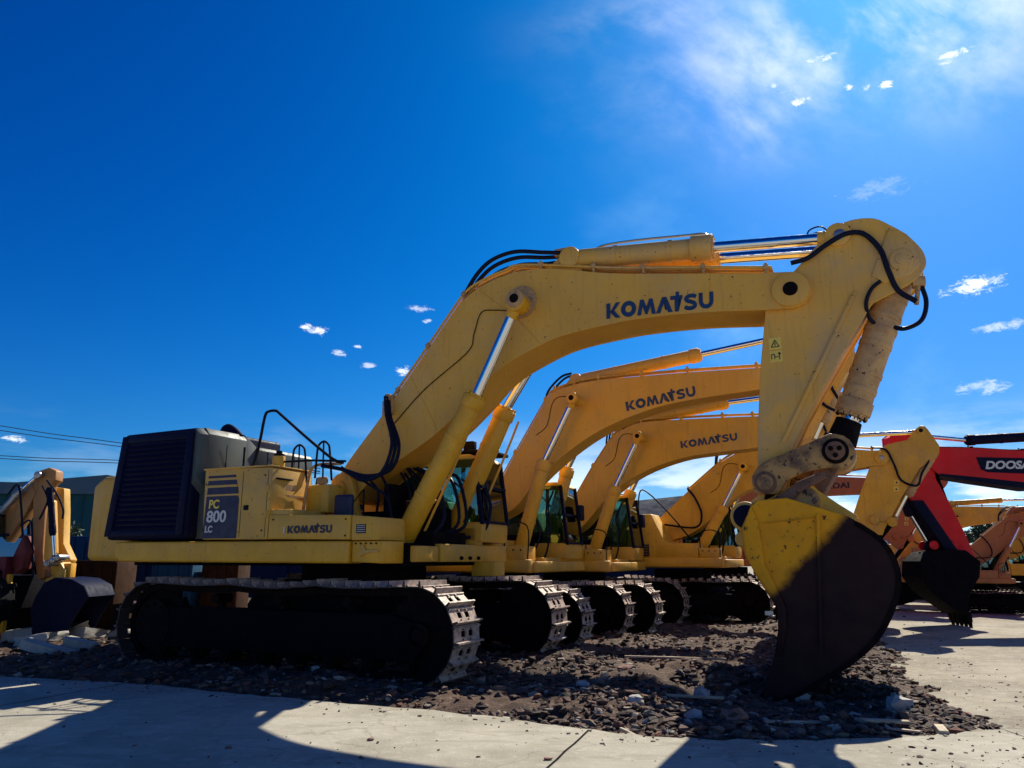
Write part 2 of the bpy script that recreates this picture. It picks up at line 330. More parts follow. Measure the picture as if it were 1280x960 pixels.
def text(name, s, m, parent, x, z, h, y, rot=0., width=None, flip=False, bold=.03, shear=0., skew=1.):
    cu = bpy.data.curves.new(name, 'FONT'); cu.body = s; cu.size = 1; cu.offset = bold; cu.extrude = .004 / h; cu.shear = shear
    tmp = bpy.data.objects.new('tmp', cu); C.objects.link(tmp); dg = bpy.context.evaluated_depsgraph_get(); dg.update()
    me = bpy.data.meshes.new_from_object(tmp.evaluated_get(dg)); bpy.data.objects.remove(tmp)
    co = np.zeros(len(me.vertices) * 3); me.vertices.foreach_get('co', co); co = co.reshape(-1, 3)
    mn, mx = co.min(0), co.max(0); sc = h / (mx[1] - mn[1]); sw = sc if width is None else width / (mx[0] - mn[0])
    co[:, 0] = (co[:, 0] - mn[0]) * sw; co[:, 1] = (co[:, 1] - mn[1]) * sc; co[:, 2] *= h
    me.vertices.foreach_set('co', co.ravel()); me.materials.append(MAT[m])
    mt = Matrix.Translation((x, y, z)) @ (Matrix.Rotation(math.pi, 4, 'Z') if flip else Matrix()) @ Matrix.Rotation(-rot if not flip else -rot, 4, 'Y') @ Matrix.Rotation(math.pi / 2, 4, 'X')
    return link(name, me, parent, mtx=mt)
def strip(path, w):                     # one mitred band, no overlapping quads
    P = [Vector(p) for p in path]; L_, R_ = [], []
    for i, p in enumerate(P):
        t = (P[min(i + 1, len(P) - 1)] - P[max(i - 1, 0)]).normalized(); n = Vector((-t.y, t.x)) * w / 2; L_.append(p + n); R_.append(p - n)
    return [[L_[i], L_[i + 1], R_[i + 1], R_[i]] for i in range(len(P) - 1)]
def komatsu(parent, x, z, h, w, y, rot, m='logo_blue'):
    """the maker's heavy block letters, cut as thin plates"""
    polys = []; cx = 0.
    def add(pl, adv):
        nonlocal cx
        polys.extend([[(q[0] + cx, q[1]) for q in p] for p in pl]); cx += adv
    add([[(0, 0), (.27, 0), (.27, 1), (0, 1)], [(.27, .40), (.66, 1), (.98, 1), (.56, .50), (.27, .50)], [(.27, .49), (.56, .49), (1.0, 0), (.66, 0), (.27, .38)]], 1.04)
    ring = [(.52 + .40 * math.cos(a), .5 + .38 * math.sin(a)) for a in np.linspace(0, 2 * math.pi, 25)[:-1]]
    ro = [(.52 + .53 * math.cos(a), .5 + .52 * math.sin(a)) for a in np.linspace(0, 2 * math.pi, 25)[:-1]]; ri = [(.52 + .23 * math.cos(a), .5 + .23 * math.sin(a)) for a in np.linspace(0, 2 * math.pi, 25)[:-1]]
    add([[ro[i], ro[(i + 1) % 24], ri[(i + 1) % 24], ri[i]] for i in range(24)], 1.12)
    add([[(0, 0), (.26, 0), (.36, .56), (.56, .02), (.70, .02), (.90, .56), (1.0, 0), (1.26, 0), (1.06, 1), (.82, 1), (.63, .50), (.44, 1), (.20, 1)]], 1.28)
    add([[(0, 0), (.28, 0), (.55, .66), (.68, .34), (.56, .34), (.64, .16), (.76, .16), (.82, 0), (1.12, 0), (.70, 1), (.42, 1)]], .93)
    add([[(.04, .76), (.32, .76), (.32, 0), (.58, 0), (.58, .76), (.84, .76), (.84, 1), (.04, 1)], [(.40, 1.0), (.62, 1.0), (.62, 1.24), (.40, 1.24)]], .92)
    add(strip(spline([(.80, .80), (.62, .885), (.38, .885), (.17, .78), (.19, .62), (.45, .52), (.70, .40), (.72, .22), (.52, .115), (.28, .12), (.06, .22)], 3), .245), .98)
    add(strip(spline([(.13, 1.0), (.13, .70), (.14, .38), (.28, .16), (.47, .115), (.66, .16), (.80, .38), (.81, .70), (.81, 1.0)], 3), .255), .94)
    k = w / cx; b = BM(); c, s_ = math.cos(rot), math.sin(rot)
    for p in polys:
        q = [(x + px * k * c - pz * h * s_, z + px * k * s_ + pz * h * c) for px, pz in p]; prism(b, q, y - .004, y)
    tri(b); bmesh.ops.recalc_face_normals(b, faces=b.faces)
    me = bpy.data.meshes.new('maker_name'); b.to_mesh(me); b.free(); me.materials.append(MAT[m]); return link('maker_name', me, parent)
# ---------------------------------------------------------------- tracked undercarriage
def shoe_mesh(name, pitch, w):
    b = BM(); t = .018; L = pitch * .94
    xs = [-L / 2, -L * .14, L * .20, L / 2]; ys = [-w / 2, -.16, -.05, .05, .16, w / 2]
    for i in range(3):
        for j in range(5):
            if i == 1 and j in (1, 3): continue      # the two mud holes
            box(b, xs[i], xs[i + 1], ys[j] * 1., ys[j + 1], -t, 0)
    bmesh.ops.remove_doubles(b, verts=b.verts, dist=1e-4)
    prism(b, [(-L * .54, -.0), (-L * .36, .0), (-L * .40, .075), (-L * .50, .075)], -w / 2, w / 2)   # main grouser
    prism(b, [(L * .34, -.0), (L * .46, .0), (L * .44, .022), (L * .36, .022)], -w / 2, w / 2)
    for yy in (-.105, .105):
        for xx in (-L * .27, L * .28): cyl(b, (xx, yy, -.002), (xx, yy, .02), .019, 6)
    bmesh.ops.recalc_face_normals(b, faces=b.faces)
    me = bpy.data.meshes.new(name); b.to_mesh(me); b.free(); me.materials.append(MAT['shoe_steel']); return me
def track_path(x0, x1, ht, n=400):
    r = ht / 2; pts = []
    pts += [(x, 0.) for x in np.linspace(x0 + r, x1 - r, 60)]
    pts += arc(x1 - r, r, r, -90, 90, 40)[1:]
    pts += [(x, ht - .05 * math.sin(math.pi * abs((x - x0 - r) / (x1 - x0 - 2 * r))) * abs(math.sin(3 * math.pi * (x - x0 - r) / (x1 - x0 - 2 * r)))) for x in np.linspace(x1 - r, x0 + r, 60)[1:]]
    pts += arc(x0 + r, r, r, 90, 270, 40)[1:-1]
    return pts
def along(pts, step):
    P = [Vector((x, 0, z)) for x, z in pts] + [Vector((pts[0][0], 0, pts[0][1]))]
    L = sum((b - a).length for a, b in zip(P, P[1:])); n = round(L / step); st = L / n; out = []; acc = 0; nxt = st / 2
    for a, b in zip(P, P[1:]):
        d = (b - a).length
        while d > 0 and nxt <= acc + d and len(out) < n: out.append((a.lerp(b, (nxt - acc) / d), (b - a).normalized())); nxt += st
        acc += d
    return out
def undercarriage(root, x0, x1, ht, gauge, w, pitch, shoes=True, far=True, bodym='mud_steel'):
    sm = shoe_mesh('track_shoe', pitch, w); path = track_path(x0, x1, ht); r = ht / 2
    for sy in (-1, 1):
        yc = sy * gauge / 2
        b = BM(); ip = inset(path[::2], .035); ip2 = inset(path[::2], .13); n = len(ip)    # link chain ring
        for ya, yb in ((yc - .13, yc - .07), (yc + .07, yc + .13)):
            A = [[b.verts.new((x, y, z)) for x, z in q] for q in (ip, ip2) for y in (ya, yb)]
            for i in range(n):
                j = (i + 1) % n
                for p, q in ((0, 1), (1, 3), (3, 2), (2, 0)): b.faces.new((A[p][i], A[q][i], A[q][j], A[p][j]))
        tr = obj('track', b, 'dark_steel', root)
        if shoes:
            for p, t in along(path, pitch):
                nrm = Vector((t.z, 0, -t.x)); M = Matrix((( t.x, 0, nrm.x, p.x), (0, 1, 0, yc), (t.z, 0, nrm.z, p.z), (0, 0, 0, 1)))
                if nrm.dot(Vector((p.x - (x0 + x1) / 2, 0, p.z - r))) < 0: nrm = -nrm
                M = Matrix(((t.x, 0, nrm.x, p.x), (0, 1, 0, yc + random.uniform(-.004, .004)), (t.z, 0, nrm.z, p.z), (0, 0, 0, 1)))
                link('track_shoe', sm, tr, mtx=M)
        b = BM(); fr = [(x0 + r * 1.0, .30), (x1 - r * 1.1, .30), (x1 - r * .9, .45), (x1 - r * .95, ht * .60), (x1 - r * 1.7, ht * .70), (x0 + r * 1.4, ht * .70), (x0 + r * .9, ht * .5)]
        prism(b, fr, yc - .20, yc + .20); obj('track_frame', b, bodym, root, .02)
        b = BM(); pin(b, x1 - r, r, yc - .07, yc + .07, r - .09, 32); pin(b, x1 - r, r, yc - .2, yc + .2, .16); pin(b, x1 - r, r, yc - .235, yc + .235, .09, 12); obj('idler', b, 'dark_steel', root, .008)
        b = BM(); k = 21; sp_ = []
        for i in range(k * 4):
            a = 2 * math.pi * i / (k * 4); rr = r - .10 + (.05 if i % 4 in (1, 2) else -.03); sp_.append((x0 + r + rr * math.cos(a), r + rr * math.sin(a)))
        prism(b, sp_, yc - .035, yc + .035); tri(b); pin(b, x0 + r, r, yc - .22, yc + .22, r * .58, 28)
        for i in range(12): a = 2 * math.pi * i / 12; pin(b, x0 + r + .75 * r * .62 * math.cos(a), r + .75 * r * .62 * math.sin(a), yc - .245, yc + .245, .022, 8)
        obj('sprocket', b, 'dark_steel', root, .0)
        for i in range(8):
            b = BM(); xx = x0 + r * 1.25 + (x1 - x0 - 2.5 * r) * i / 7; pin(b, xx, .235, yc - .16, yc + .16, .10, 16); pin(b, xx, .235, yc - .2, yc + .2, .05, 10); obj('track_roller', b, 'dark_steel', root)
        for i in range(3):
            b = BM(); xx = x0 + (x1 - x0) * (.3 + .2 * i); pin(b, xx, ht - .24, yc - .16, yc + .16, .075, 16); box(b, xx - .05, xx + .05, yc - .05, yc + .05, ht * .6, ht - .22); obj('carrier_roller', b, 'dark_steel', root)
    b = BM(); g = gauge / 2 - .1; c = (x0 + x1) / 2 + .15
    prism(b, [(c - .9, ht * .35), (c + .9, ht * .35), (c + 1.0, ht * .75), (c + .7, ht + .02), (c - .7, ht + .02), (c - 1., ht * .75)], -g, g); obj('carbody', b, bodym, root, .03)
def ram(root, p0, p1, p2, r, rr, pm='yellow_paint', eye=True, bolts=True):
    p0, p1, p2 = Vector(p0), Vector(p1), Vector(p2); d = (p1 - p0).normalized()
    b = BM(); cyl(b, p0 + d * r * .8, p1, r, 24); cyl(b, p1 - d * .20, p1 - d * .02, r * 1.13, 24); cyl(b, p1 - d * .02, p1 + d * .03, r * .9, 20)
    y = Vector((0, 1, 0)); cyl(b, p0 - y * r * 1.05, p0 + y * r * 1.05, r * 1.05, 20)
    o = obj('cylinder_barrel', b, pm, root, .006)
    if bolts:
        q = d.to_track_quat('Z', 'Y'); b = BM()
        for i in range(10):
            a = 2 * math.pi * i / 10; w = p1 + q @ Vector((math.cos(a) * r * .98, math.sin(a) * r * .98, 0)); cyl(b, w - d * .01, w + d * .035, r * .1, 6)
        o2 = obj('gland_bolts', b, pm, o); o2['kind'] = 'stuff'
    for f in (.33, .72):
        b = BM(); w = p0.lerp(p1, f); cyl(b, w - d * .03, w + d * .03, r * 1.06, 20); obj('clamp_band', b, pm, o)
    b = BM(); cyl(b, p1, p2 - d * rr * 1.2, rr, 20); ro = obj('cylinder_rod', b, 'chrome', root)
    if eye:
        b = BM(); cyl(b, p2 - y * rr * 1.5, p2 + y * rr * 1.5, rr * 2., 20); cyl(b, p2 - d * rr * 3.2, p2 - d * rr * 1.2, rr * 1.25, 16); obj('rod_eye', b, pm, ro, .006)
    return o
def boss(root, x, z, y0, y1, r, m, name='pivot_pin', inner='steel', k=.55):
    b = BM(); pin(b, x, z, y0, y1, r, 28); o = obj(name, b, m, root, .012)
    b = BM(); pin(b, x, z, y0 - .018, y1 + .018, r * k, 20); obj('pin_end', b, inner, o, .006); return o
def plated(root, name, outline, hw, m, lip=.022, t=.03, bev=.006, ip=True):
    """box section: core set in between two slightly proud side plates"""
    b = BM(); prism(b, inset(outline, lip), -hw + t * .5, hw - t * .5); tri(b); o = obj(name, b, m, root)
    for sy in (-1, 1):
        b = BM(); ys = sorted((sy * hw, sy * (hw - t))); prism(b, outline, *ys); obj('side_plate', b, m, o, bev, 1)
    return o
def pipes(root, pts, n, r, y, gap, m, clamps, cm='old_paint', rise=.0):
    for k in range(n):
        b = BM(); tube(b, [(p[0], y + gap * k, p[1]) for p in pts], r, 8, 4); o = obj('hydraulic_pipe', b, m, root)
    for cx, cz in clamps:
        b = BM(); box(b, cx - .035, cx + .035, y - r * 2, y + gap * (n - 1) + r * 2, cz - .035, cz + .035); box(b, cx - .02, cx + .02, y - .01, y + .03, cz - .10, cz + .07); obj('pipe_clamp', b, cm, root, .006)
def hose(root, pts, r=.03, m='hose', name='hose'):
    b = BM(); tube(b, pts, r, 8, 6); return obj(name, b, m, root)
def rail(root, pts, r=.02, m='black_rubber', name='handrail', sm=0):
    b = BM(); tube(b, pts, r, 8, sm); return obj(name, b, m, root)
def bucket(root, side, lipseg, hw, m, teeth, tooth_dir, inm='bucket_in', ears=None, pins=()):
    """side: closed outline; lipseg: indices (start,end) of the outline that form the open mouth"""
    n = len(side); i0, i1 = lipseg
    b = BM(); A = side[i1:] + side[:i0 + 1]                      # the curved shell runs round from lip to top
    ins = inset(side, .05); B = ins[i1:] + ins[:i0 + 1]
    va = [[b.verts.new((x, y, z)) for x, z in q] for q in (A, B) for y in (-hw, hw)]
    for i in range(len(A) - 1):
        for p, q in ((0, 1), (1, 3), (3, 2), (2, 0)): b.faces.new((va[p][i], va[q][i], va[q][i + 1], va[p][i + 1]))
    for i in (0, len(A) - 1): b.faces.new((va[0][i], va[1][i], va[3][i], va[2][i]))
    o = obj('bucket_shell', b, m, root)
    for sy in (-1, 1):
        b = BM(); ys = sorted((sy * hw, sy * (hw + .035))); prism(b, side, *ys); obj('bucket_side', b, m, root, .008, 1)
    tx, tz = side[i1] if teeth == 'end' else side[i0]
    d = Vector(tooth_dir).normalized()
    for k in range(5):
        y = -hw + .06 + (2 * hw - .12) * k / 4; b = BM(); p = Vector((tx, y, tz)); s = Vector((d.z, 0, -d.x))
        q0 = p - d * .12; q1 = p + d * .14; q2 = p + d * .34
        hexa(b, [q0 + s * i * .07 + Vector((0, j * .075, 0)) if e == 0 else q1 + s * i * .055 + Vector((0, j * .06, 0)) for e in (0, 1) for j in (-1, 1) for i in (-1, 1)])
        hexa(b, [q1 + s * i * .045 + Vector((0, j * .05, 0)) if e == 0 else q2 + s * i * .01 + Vector((0, j * .035, 0)) for e in (0, 1) for j in (-1, 1) for i in (-1, 1)])
        obj('bucket_tooth', b, 'dark_steel', root, .006)
    return o
def cab(root, x0, x1, y0, y1, z0, z1, m, glass='cab_glass'):
    w = x1 - x0
    prof = [(x0, z0), (x1, z0), (x1 + .04, z0 + (z1 - z0) * .42), (x1 - .16, z1 - .05), (x1 - .3, z1), (x0 + .06, z1), (x0, z1 - .08)]
    b = BM(); prism(b, [(x0, z0), (x1, z0), (x1 + .02, z0 + .34), (x0, z0 + .34)], y0, y1); cb = obj('cab', b, m, root, .03)
    b = BM(); prism(b, [(x0 - .03, z1 - .07), (x1 - .12, z1 - .07), (x1 - .22, z1 + .02), (x0 + .05, z1 + .03)], y0 - .02, y1 + .02); obj('roof', b, m, cb, .03)
    for y in (y0 + .03, y1 - .03):                         # pillars
        for a, c in (((x1 + .01, z0 + .3), (x1 - .14, z1 - .05)), ((x0 + .03, z0 + .3), (x0 + .03, z1 - .05)), ((x0 + w * .45, z0 + .3), (x0 + w * .45, z1 - .05))):
            b = BM(); hexa(b, [(q[0] + i * .035, y + j * .03, q[1]) for q in (a, c) for j in (-1, 1) for i in (-1, 1)]); obj('pillar', b, 'dark_paint', cb, .008)
    for z, xx in ((z0 + .34, x1 + .01), (z0 + .95, x1 - .04)):
        b = BM(); box(b, xx - .03, xx + .03, y0 + .05, y1 - .05, z - .025, z + .025); obj('window_frame', b, 'dark_paint', cb)
    b = BM(); hexa(b, [(q[0] + i * .004, y, q[1]) for q in ((x1 + .01, z0 + .32), (x1 - .14, z1 - .07)) for y in (y0 + .05, y1 - .05) for i in (-1, 1)]); obj('windscreen', b, glass, cb)
    for y in (y0 + .03, y1 - .03):
        for xa, xb in ((x0 + .06, x0 + w * .45 - .03), (x0 + w * .45 + .03, x1 - .06)):
            b = BM(); hexa(b, [(xa if i < 0 else (xb if k < 0 else xb - (.12 if xb > x0 + w * .7 else 0)), y + j * .004, z0 + .34 if k < 0 else z1 - .07) for i in (-1, 1) for j in (-1, 1) for k in (-1, 1)]); obj('side_window', b, glass, cb)
    b = BM(); box(b, x0 + .02, x0 + .03, y0 + .06, y1 - .06, z0 + .4, z1 - .1); obj('rear_window', b, glass, cb)
    b = BM(); box(b, x0 + .35, x0 + .85, (y0 + y1) / 2 - .24, (y0 + y1) / 2 + .24, z0 + .35, z0 + .6); box(b, x0 + .28, x0 + .42, (y0 + y1) / 2 - .24, (y0 + y1) / 2 + .24, z0 + .6, z0 + 1.25); obj('seat', b, 'black_rubber', cb, .04)
    return cb
# ================================================================= SETTING
def sheet(name, pts, z, m):
    b = BM(); b.faces.new([b.verts.new((x, y, z)) for x, y in pts]); o = obj(name, b, m); tag(o, kind='structure'); return o
sheet('ground', [(-900, -300), (900, -300), (900, 1500), (-900, 1500)], -.02, 'yard_dirt')
# concrete road slab in the foreground, far edge slightly ragged
edge = [(-30, 16.6), (-18, 14.6), (-12, 13.1), (-7.3, 11.6), (-4.66, 10.75), (-2.8, 9.85), (-1.1, 9.15), (.48, 8.3), (1.2, 7.85), (2.36, 7.6), (3.7, 7.75), (4.6, 8.0), (6, 8.1), (14, 8.2), (40, 8.6)]
e2 = [(x + (random.uniform(-.05, .05)), y + random.uniform(-.05, .05)) for x, y in spline(edge, 9)]
b = BM(); a1 = [b.verts.new((x, y, .035)) for x, y in e2]; a0 = [b.verts.new((x, y, -.05)) for x, y in e2]
c1 = [b.verts.new((x, -40, .035)) for x, y in e2]
for i in range(len(e2) - 1): b.faces.new((a1[i], a1[i + 1], c1[i + 1], c1[i])); b.faces.new((a0[i], a0[i + 1], a1[i + 1], a1[i]))
o = obj('road', b, 'road_concrete'); tag(o, kind='structure')
for (xa, ya), (xb, yb) in (((.75, 8.05), (-1.6, 1.0)), ((-5.2, 10.9), (-9.0, 1.0)), ((6.2, 8.0), (5.6, 1.0))):
    b = BM(); d_ = Vector((yb - ya, xa - xb, 0)).normalized() * .011; P_ = [Vector((xa + (xb - xa) * t, ya + (yb - ya) * t, .039)) + d_ * random.uniform(-1, 1) * .6 for t in np.linspace(0, 1, 26)]
    v0 = [b.verts.new(p + d_) for p in P_]; v1 = [b.verts.new(p - d_) for p in P_]
    for i in range(25): b.faces.new((v0[i], v0[i + 1], v1[i + 1], v1[i]))
    obj('road_joint', b, 'mud_steel', o)
# rubble strip under and between the machines
def road_y(x):
    for (xa, ya), (xb, yb) in zip(edge, edge[1:]):
        if xa <= x <= xb: return ya + (yb - ya) * (x - xa) / (xb - xa)
    return 0
def right_x(y):                              # right-hand border of the rubble
    t = [(5.5, 4.2), (7.8, 4.5), (8.6, 4.95), (9.6, 5.35), (11.5, 5.9), (14, 6.9), (17, 8.0), (22.5, 10.4), (27, 12.0), (40, 16)]
    for (ya, xa), (yb, xb) in zip(t, t[1:]):
        if ya <= y <= yb: return xa + (xb - xa) * (y - ya) / (yb - ya)
    return 3.4
def sst(a, b, x): t = min(1, max(0, (x - a) / (b - a))); return t * t * (3 - 2 * t)
def rub_h(x, y):
    q = noise.noise(Vector((x * .9, y * .9, 0))) * .35 + noise.noise(Vector((x * 3.1, y * 3.1, 4))) * .22
    m = sst(-.15, .9, y - road_y(x) + q * .4) * sst(-.1, 1.1, right_x(y) - x + q)
    n1 = noise.fractal(Vector((x * .55, y * .55, 3.)), 1., 2., 5) ; n2 = noise.fractal(Vector((x * 3., y * 3., 9.)), 1., 2., 4)
    h = .06 + .11 * n1 + .075 * n2
    h -= .34 * math.exp(-((x - 3.1) ** 2 / 1.1 + (y - 9.75) ** 2 / 1.3))
    h += .16 * math.exp(-((x - 2.4) ** 2 / 1.2 + (y - 10.8) ** 2 / 1.0)) + .10 * math.exp(-((x - 1.2) ** 2 / .8 + (y - 9.6) ** 2 / .5)) + .15 * math.exp(-((x - 4.2) ** 2 / 1.5 + (y - 10.2) ** 2 / 1.2))
    return -.045 + m * max(.03, min(.34, h + .045)), m
b = BM(); NX, NY = 300, 270; xs = np.linspace(-24, 13, NX); t = np.linspace(0, 1, NY); ysg = 5.6 + 32 * t ** 1.8
V = [[b.verts.new((x, y, rub_h(x, y)[0])) for y in ysg] for x in xs]
for i in range(NX - 1):
    for j in range(NY - 1): b.faces.new((V[i][j], V[i + 1][j], V[i + 1][j + 1], V[i][j + 1]))
o = obj('rubble_ground', b, 'rubble_soil'); tag(o, kind='structure')
def scatter(name, N, place, smin, smax, pw, label=None):
    ph = (1 + 5 ** .5) / 2; base = np.array([(-1, ph, 0), (1, ph, 0), (-1, -ph, 0), (1, -ph, 0), (0, -1, ph), (0, 1, ph), (0, -1, -ph), (0, 1, -ph), (ph, 0, -1), (ph, 0, 1), (-ph, 0, -1), (-ph, 0, 1)]) / 1.9
    F = np.array([(0, 11, 5), (0, 5, 1), (0, 1, 7), (0, 7, 10), (0, 10, 11), (1, 5, 9), (5, 11, 4), (11, 10, 2), (10, 7, 6), (7, 1, 8), (3, 9, 4), (3, 4, 2), (3, 2, 6), (3, 6, 8), (3, 8, 9), (4, 9, 5), (2, 4, 11), (6, 2, 10), (8, 6, 7), (9, 8, 1)])
    vs, fs, cs = [], [], []; tints = [(.22, .14, .10), (.15, .085, .06), (.38, .31, .24), (.10, .055, .04), (.24, .095, .06), (.56, .50, .42), (.06, .04, .033)]; wts = np.array([4, 5, 2, 5, 2.4, .7, 4]); wts = wts / wts.sum()
    k = 0
    for _ in range(N):
        p = place()
        if p is None: continue
        s = smin + (smax - smin) * rng.random() ** pw
        q = base * (1 + rng.uniform(-.42, .42, (12, 1))) * (s * np.array([1.1, rng.uniform(.3, 1.), rng.uniform(.15, .65)]))
        a, c = rng.uniform(0, 6.28), rng.uniform(-.7, .7); ca, sa, cb, sb = math.cos(a), math.sin(a), math.cos(c), math.sin(c)
        q = q @ np.array([[1, 0, 0], [0, cb, -sb], [0, sb, cb]]) @ np.array([[ca, -sa, 0], [sa, ca, 0], [0, 0, 1]])
        vs.append(q + np.array([p[0], p[1], p[2] + s * .22])); fs.append(F + 12 * k); cs.append(np.tile(np.append(np.array(tints[rng.choice(7, p=wts)]) * rng.uniform(.7, 1.2), 1), (12, 1))); k += 1
    vs, fs, cs = np.concatenate(vs), np.concatenate(fs), np.concatenate(cs)
    me = bpy.data.meshes.new(name); me.from_pydata(vs.tolist(), [], fs.tolist()); ca = me.color_attributes.new('tint', 'FLOAT_COLOR', 'POINT'); ca.data.foreach_set('color', cs.ravel())
    me.materials.append(MAT['stones']); o = link(name, me); tag(o, kind='stuff'); return o
def pl_rub():
    y = 7.4 + 20 * rng.random() ** 2.; x = rng.uniform(-1.05, .75) * (y * .75 + 1)
    x = min(x, 12.5)
    if noise.fractal(Vector((x * .8, y * .8, 7)), 1., 2., 3) < rng.uniform(-.75, .12): return None
    h, m = rub_h(x, y)
    return (x, y, h) if m > .12 or rng.random() < .015 else None
scatter('rubble_stones', 150000, pl_rub, .005, .080, 6.5)
def pl_yard():
    y = 4.8 + 22 * rng.random() ** 1.6; x = rng.uniform(-.75, .8) * y
    h, m = rub_h(min(x, 12.5), y)
    if m > .1: return None
    near = abs(y - road_y(x)) < .5 or abs(right_x(y) - x) < 1.2
    if not near and rng.random() > .12: return None
    return (x, y, .035 if y < road_y(x) else -.02)
scatter('loose_gravel', 16000, pl_yard, .003, .026, 5)
# single larger chunks
def chunk(x, y, sx_, sy_, sz_, m, name, label, cat, tilt=0., rz=0., flat=True, group=None):
    b = BM(); bmesh.ops.create_icosphere(b, subdivisions=2, radius=.5) if not flat else box(b, -.5, .5, -.5, .5, -.5, .5)
    if flat: bmesh.ops.subdivide_edges(b, edges=b.edges, cuts=3, use_grid_fill=True)
    for v in b.verts: v.co += Vector((noise.noise(v.co * 3 + Vector((x, y, 0))), noise.noise(v.co * 3 + Vector((y, x, 5))), noise.noise(v.co * 3 + Vector((3, x, y))))) * (.10 if flat else .3)
    for v in b.verts: v.co = Vector((v.co.x * sx_, v.co.y * sy_, v.co.z * sz_))
    o = obj(name, b, m); h = rub_h(x, y)[0]; o.location = (x, y, max(h, -.02) + sz_ * .32 + abs(tilt) * sx_ * .2); o.rotation_euler = (0, tilt, rz); return tag(o, label, cat, group)
# ================================================================= MACHINE 1, the large excavator
TH = -R(25)
m1 = thing('excavator', 'largest yellow excavator, nearest in the row, with black louvred radiator housing', 'excavator', (-2.354, 13.54, 0), TH, 'yellow excavators parked in a row')
undercarriage(m1, -3.62, 2.72, 1.30, 3.4, .72, .25)
b = BM(); pin_ = cyl(b, (-.2, 0, 1.28), (-.2, 0, 1.62), 1.05, 40); obj('swing_ring', b, 'dark_steel', m1, .01)
# revolving frame and skirts
b = BM(); box(b, -4.3, 1.5, -1.3, 1.75, 1.56, 1.90); obj('revolving_frame', b, 'mud_steel', m1, .02)
sk = [(-4.05, 1.70), (-4.05, 1.955), (.86, 1.925), (.86, 1.60), (-3.92, 1.62)]
b = BM(); prism(b, sk, -1.92, -1.5); obj('side_skirt', b, 'skirt_paint', m1, .035, 3)
b = BM(); prism(b, [(-4.05, 1.62), (1.5, 1.62), (1.5, 1.95), (-4.05, 1.95)], 1.5, 1.92); obj('side_skirt', b, 'skirt_paint', m1, .03)
b = BM(); prism(b, [(-2.06, 1.97), (-.70, 1.96), (-.70, 3.08), (-2.12, 3.12)], -1.90, -.93); obj('storage_box', b, 'panel_paint', m1, .02)
bx = m1.children[-1]
b = BM(); box(b, -2.14, -.69, -1.915, -.92, 3.095, 3.118); obj('box_lid', b, 'panel_paint', bx, .006)
b = BM(); box(b, -.700, -.67, -1.5, -.98, 2.64, 2.67); box(b, -.70, -.692, -1.55, -1.30, 2.74, 2.84); obj('name_plate', b, 'worn_paint', bx)
b = BM(); box(b, -.702, -.64, -1.80, -1.45, 2.90, 2.925); box(b, -.702, -.66, -1.82, -1.55, 2.30, 2.33); obj('box_handle', b, 'black_rubber', bx, .006)
b = BM(); box(b, -.70, -.30, -1.86, -1.0, 1.97, 2.42); obj('step_box', b, 'panel_paint', m1, .02)
b = BM(); cyl(b, (-.82, -1.62, 3.1), (-.82, -1.62, 3.29), .10, 18); obj('filler_neck', b, 'yellow_paint', m1, .006)
b = BM(); cyl(b, (-.82, -1.62, 3.29), (-.82, -1.62, 3.33), .085, 18); cyl(b, (-.82, -1.62, 3.33), (-.82, -1.62, 3.38), .05, 12); obj('filler_cap', b, 'black_rubber', m1, .006)
b = BM(); prism(b, [(-.69, 1.965), (.86, 1.94), (.86, 2.30), (-.69, 2.34)], -1.90, -.62); obj('deck_box', b, 'yellow_paint', m1, .02)
b = BM(); prism(b, [(.87, 1.93), (1.34, 1.93), (1.32, 2.26), (.87, 2.30)], -1.88, -1.15); obj('front_box', b, 'yellow_paint', m1, .02)
b = BM(); box(b, .96, 1.13, -1.887, -1.87, 2.03, 2.16); obj('label_plate', b, 'black_print', m1)
for k in range(4):
    b = BM(); box(b, .975, 1.115, -1.8905, -1.886, 2.05 + .028 * k, 2.058 + .028 * k); obj('label_line', b, 'white_print', m1)
b = BM(); prism(b, [(.88, 1.62), (1.42, 1.60), (1.42, 1.92), (.88, 1.92)], -1.86, -1.3); obj('front_step', b, 'skirt_paint', m1, .02)
b = BM(); prism(b, [(1.05, 1.70), (1.14, 1.74), (1.36, 1.76), (1.36, 1.80), (1.14, 1.79), (1.10, 1.86), (1.04, 1.86), (1.08, 1.78), (1.0, 1.72)], -1.89, -1.86); obj('step_bracket', b, 'panel_paint', m1, .005)
b = BM()
for q in range(5): cyl(b, (.95 + .09 * q, -1.875, 1.885), (.95 + .09 * q, -1.86, 1.885), .014, 6)
obj('step_bolts', b, 'dark_steel', m1)
for s_, p in (('PC', (-1.99, 2.50)), ('800', (-2.0, 2.27)), ('LC', (-2.02, 2.11))):
    pass
b = BM(); prism(b, [(-2.055, 1.985), (-1.33, 1.985), (-1.33, 2.60), (-1.36, 2.66), (-2.03, 2.66)], -1.906, -1.90); obj('model_plate', b, 'logo_dark', m1)
text('model_letters', 'PC', 'sticker', m1, -1.955, 2.46, .145, -1.912, 0, width=.22, bold=.03, shear=.04)
text('model_number', '800', 'white_print', m1, -1.985, 2.24, .19, -1.912, 0, width=.42, bold=.022, shear=.03)
text('model_letters', 'LC', 'white_print', m1, -2.0, 2.08, .11, -1.912, 0, width=.16, bold=.035, shear=.03)
for z0_, z1_, xe in ((2.69, 2.80, -1.37), (2.84, 2.915, -1.41), (2.955, 2.995, -1.44)):
    b = BM(); prism(b, [(-2.03, z0_), (xe + .02, z0_), (xe, z1_), (-2.02, z1_)], -1.906, -1.90); obj('model_stripe', b, 'logo_dark', m1)
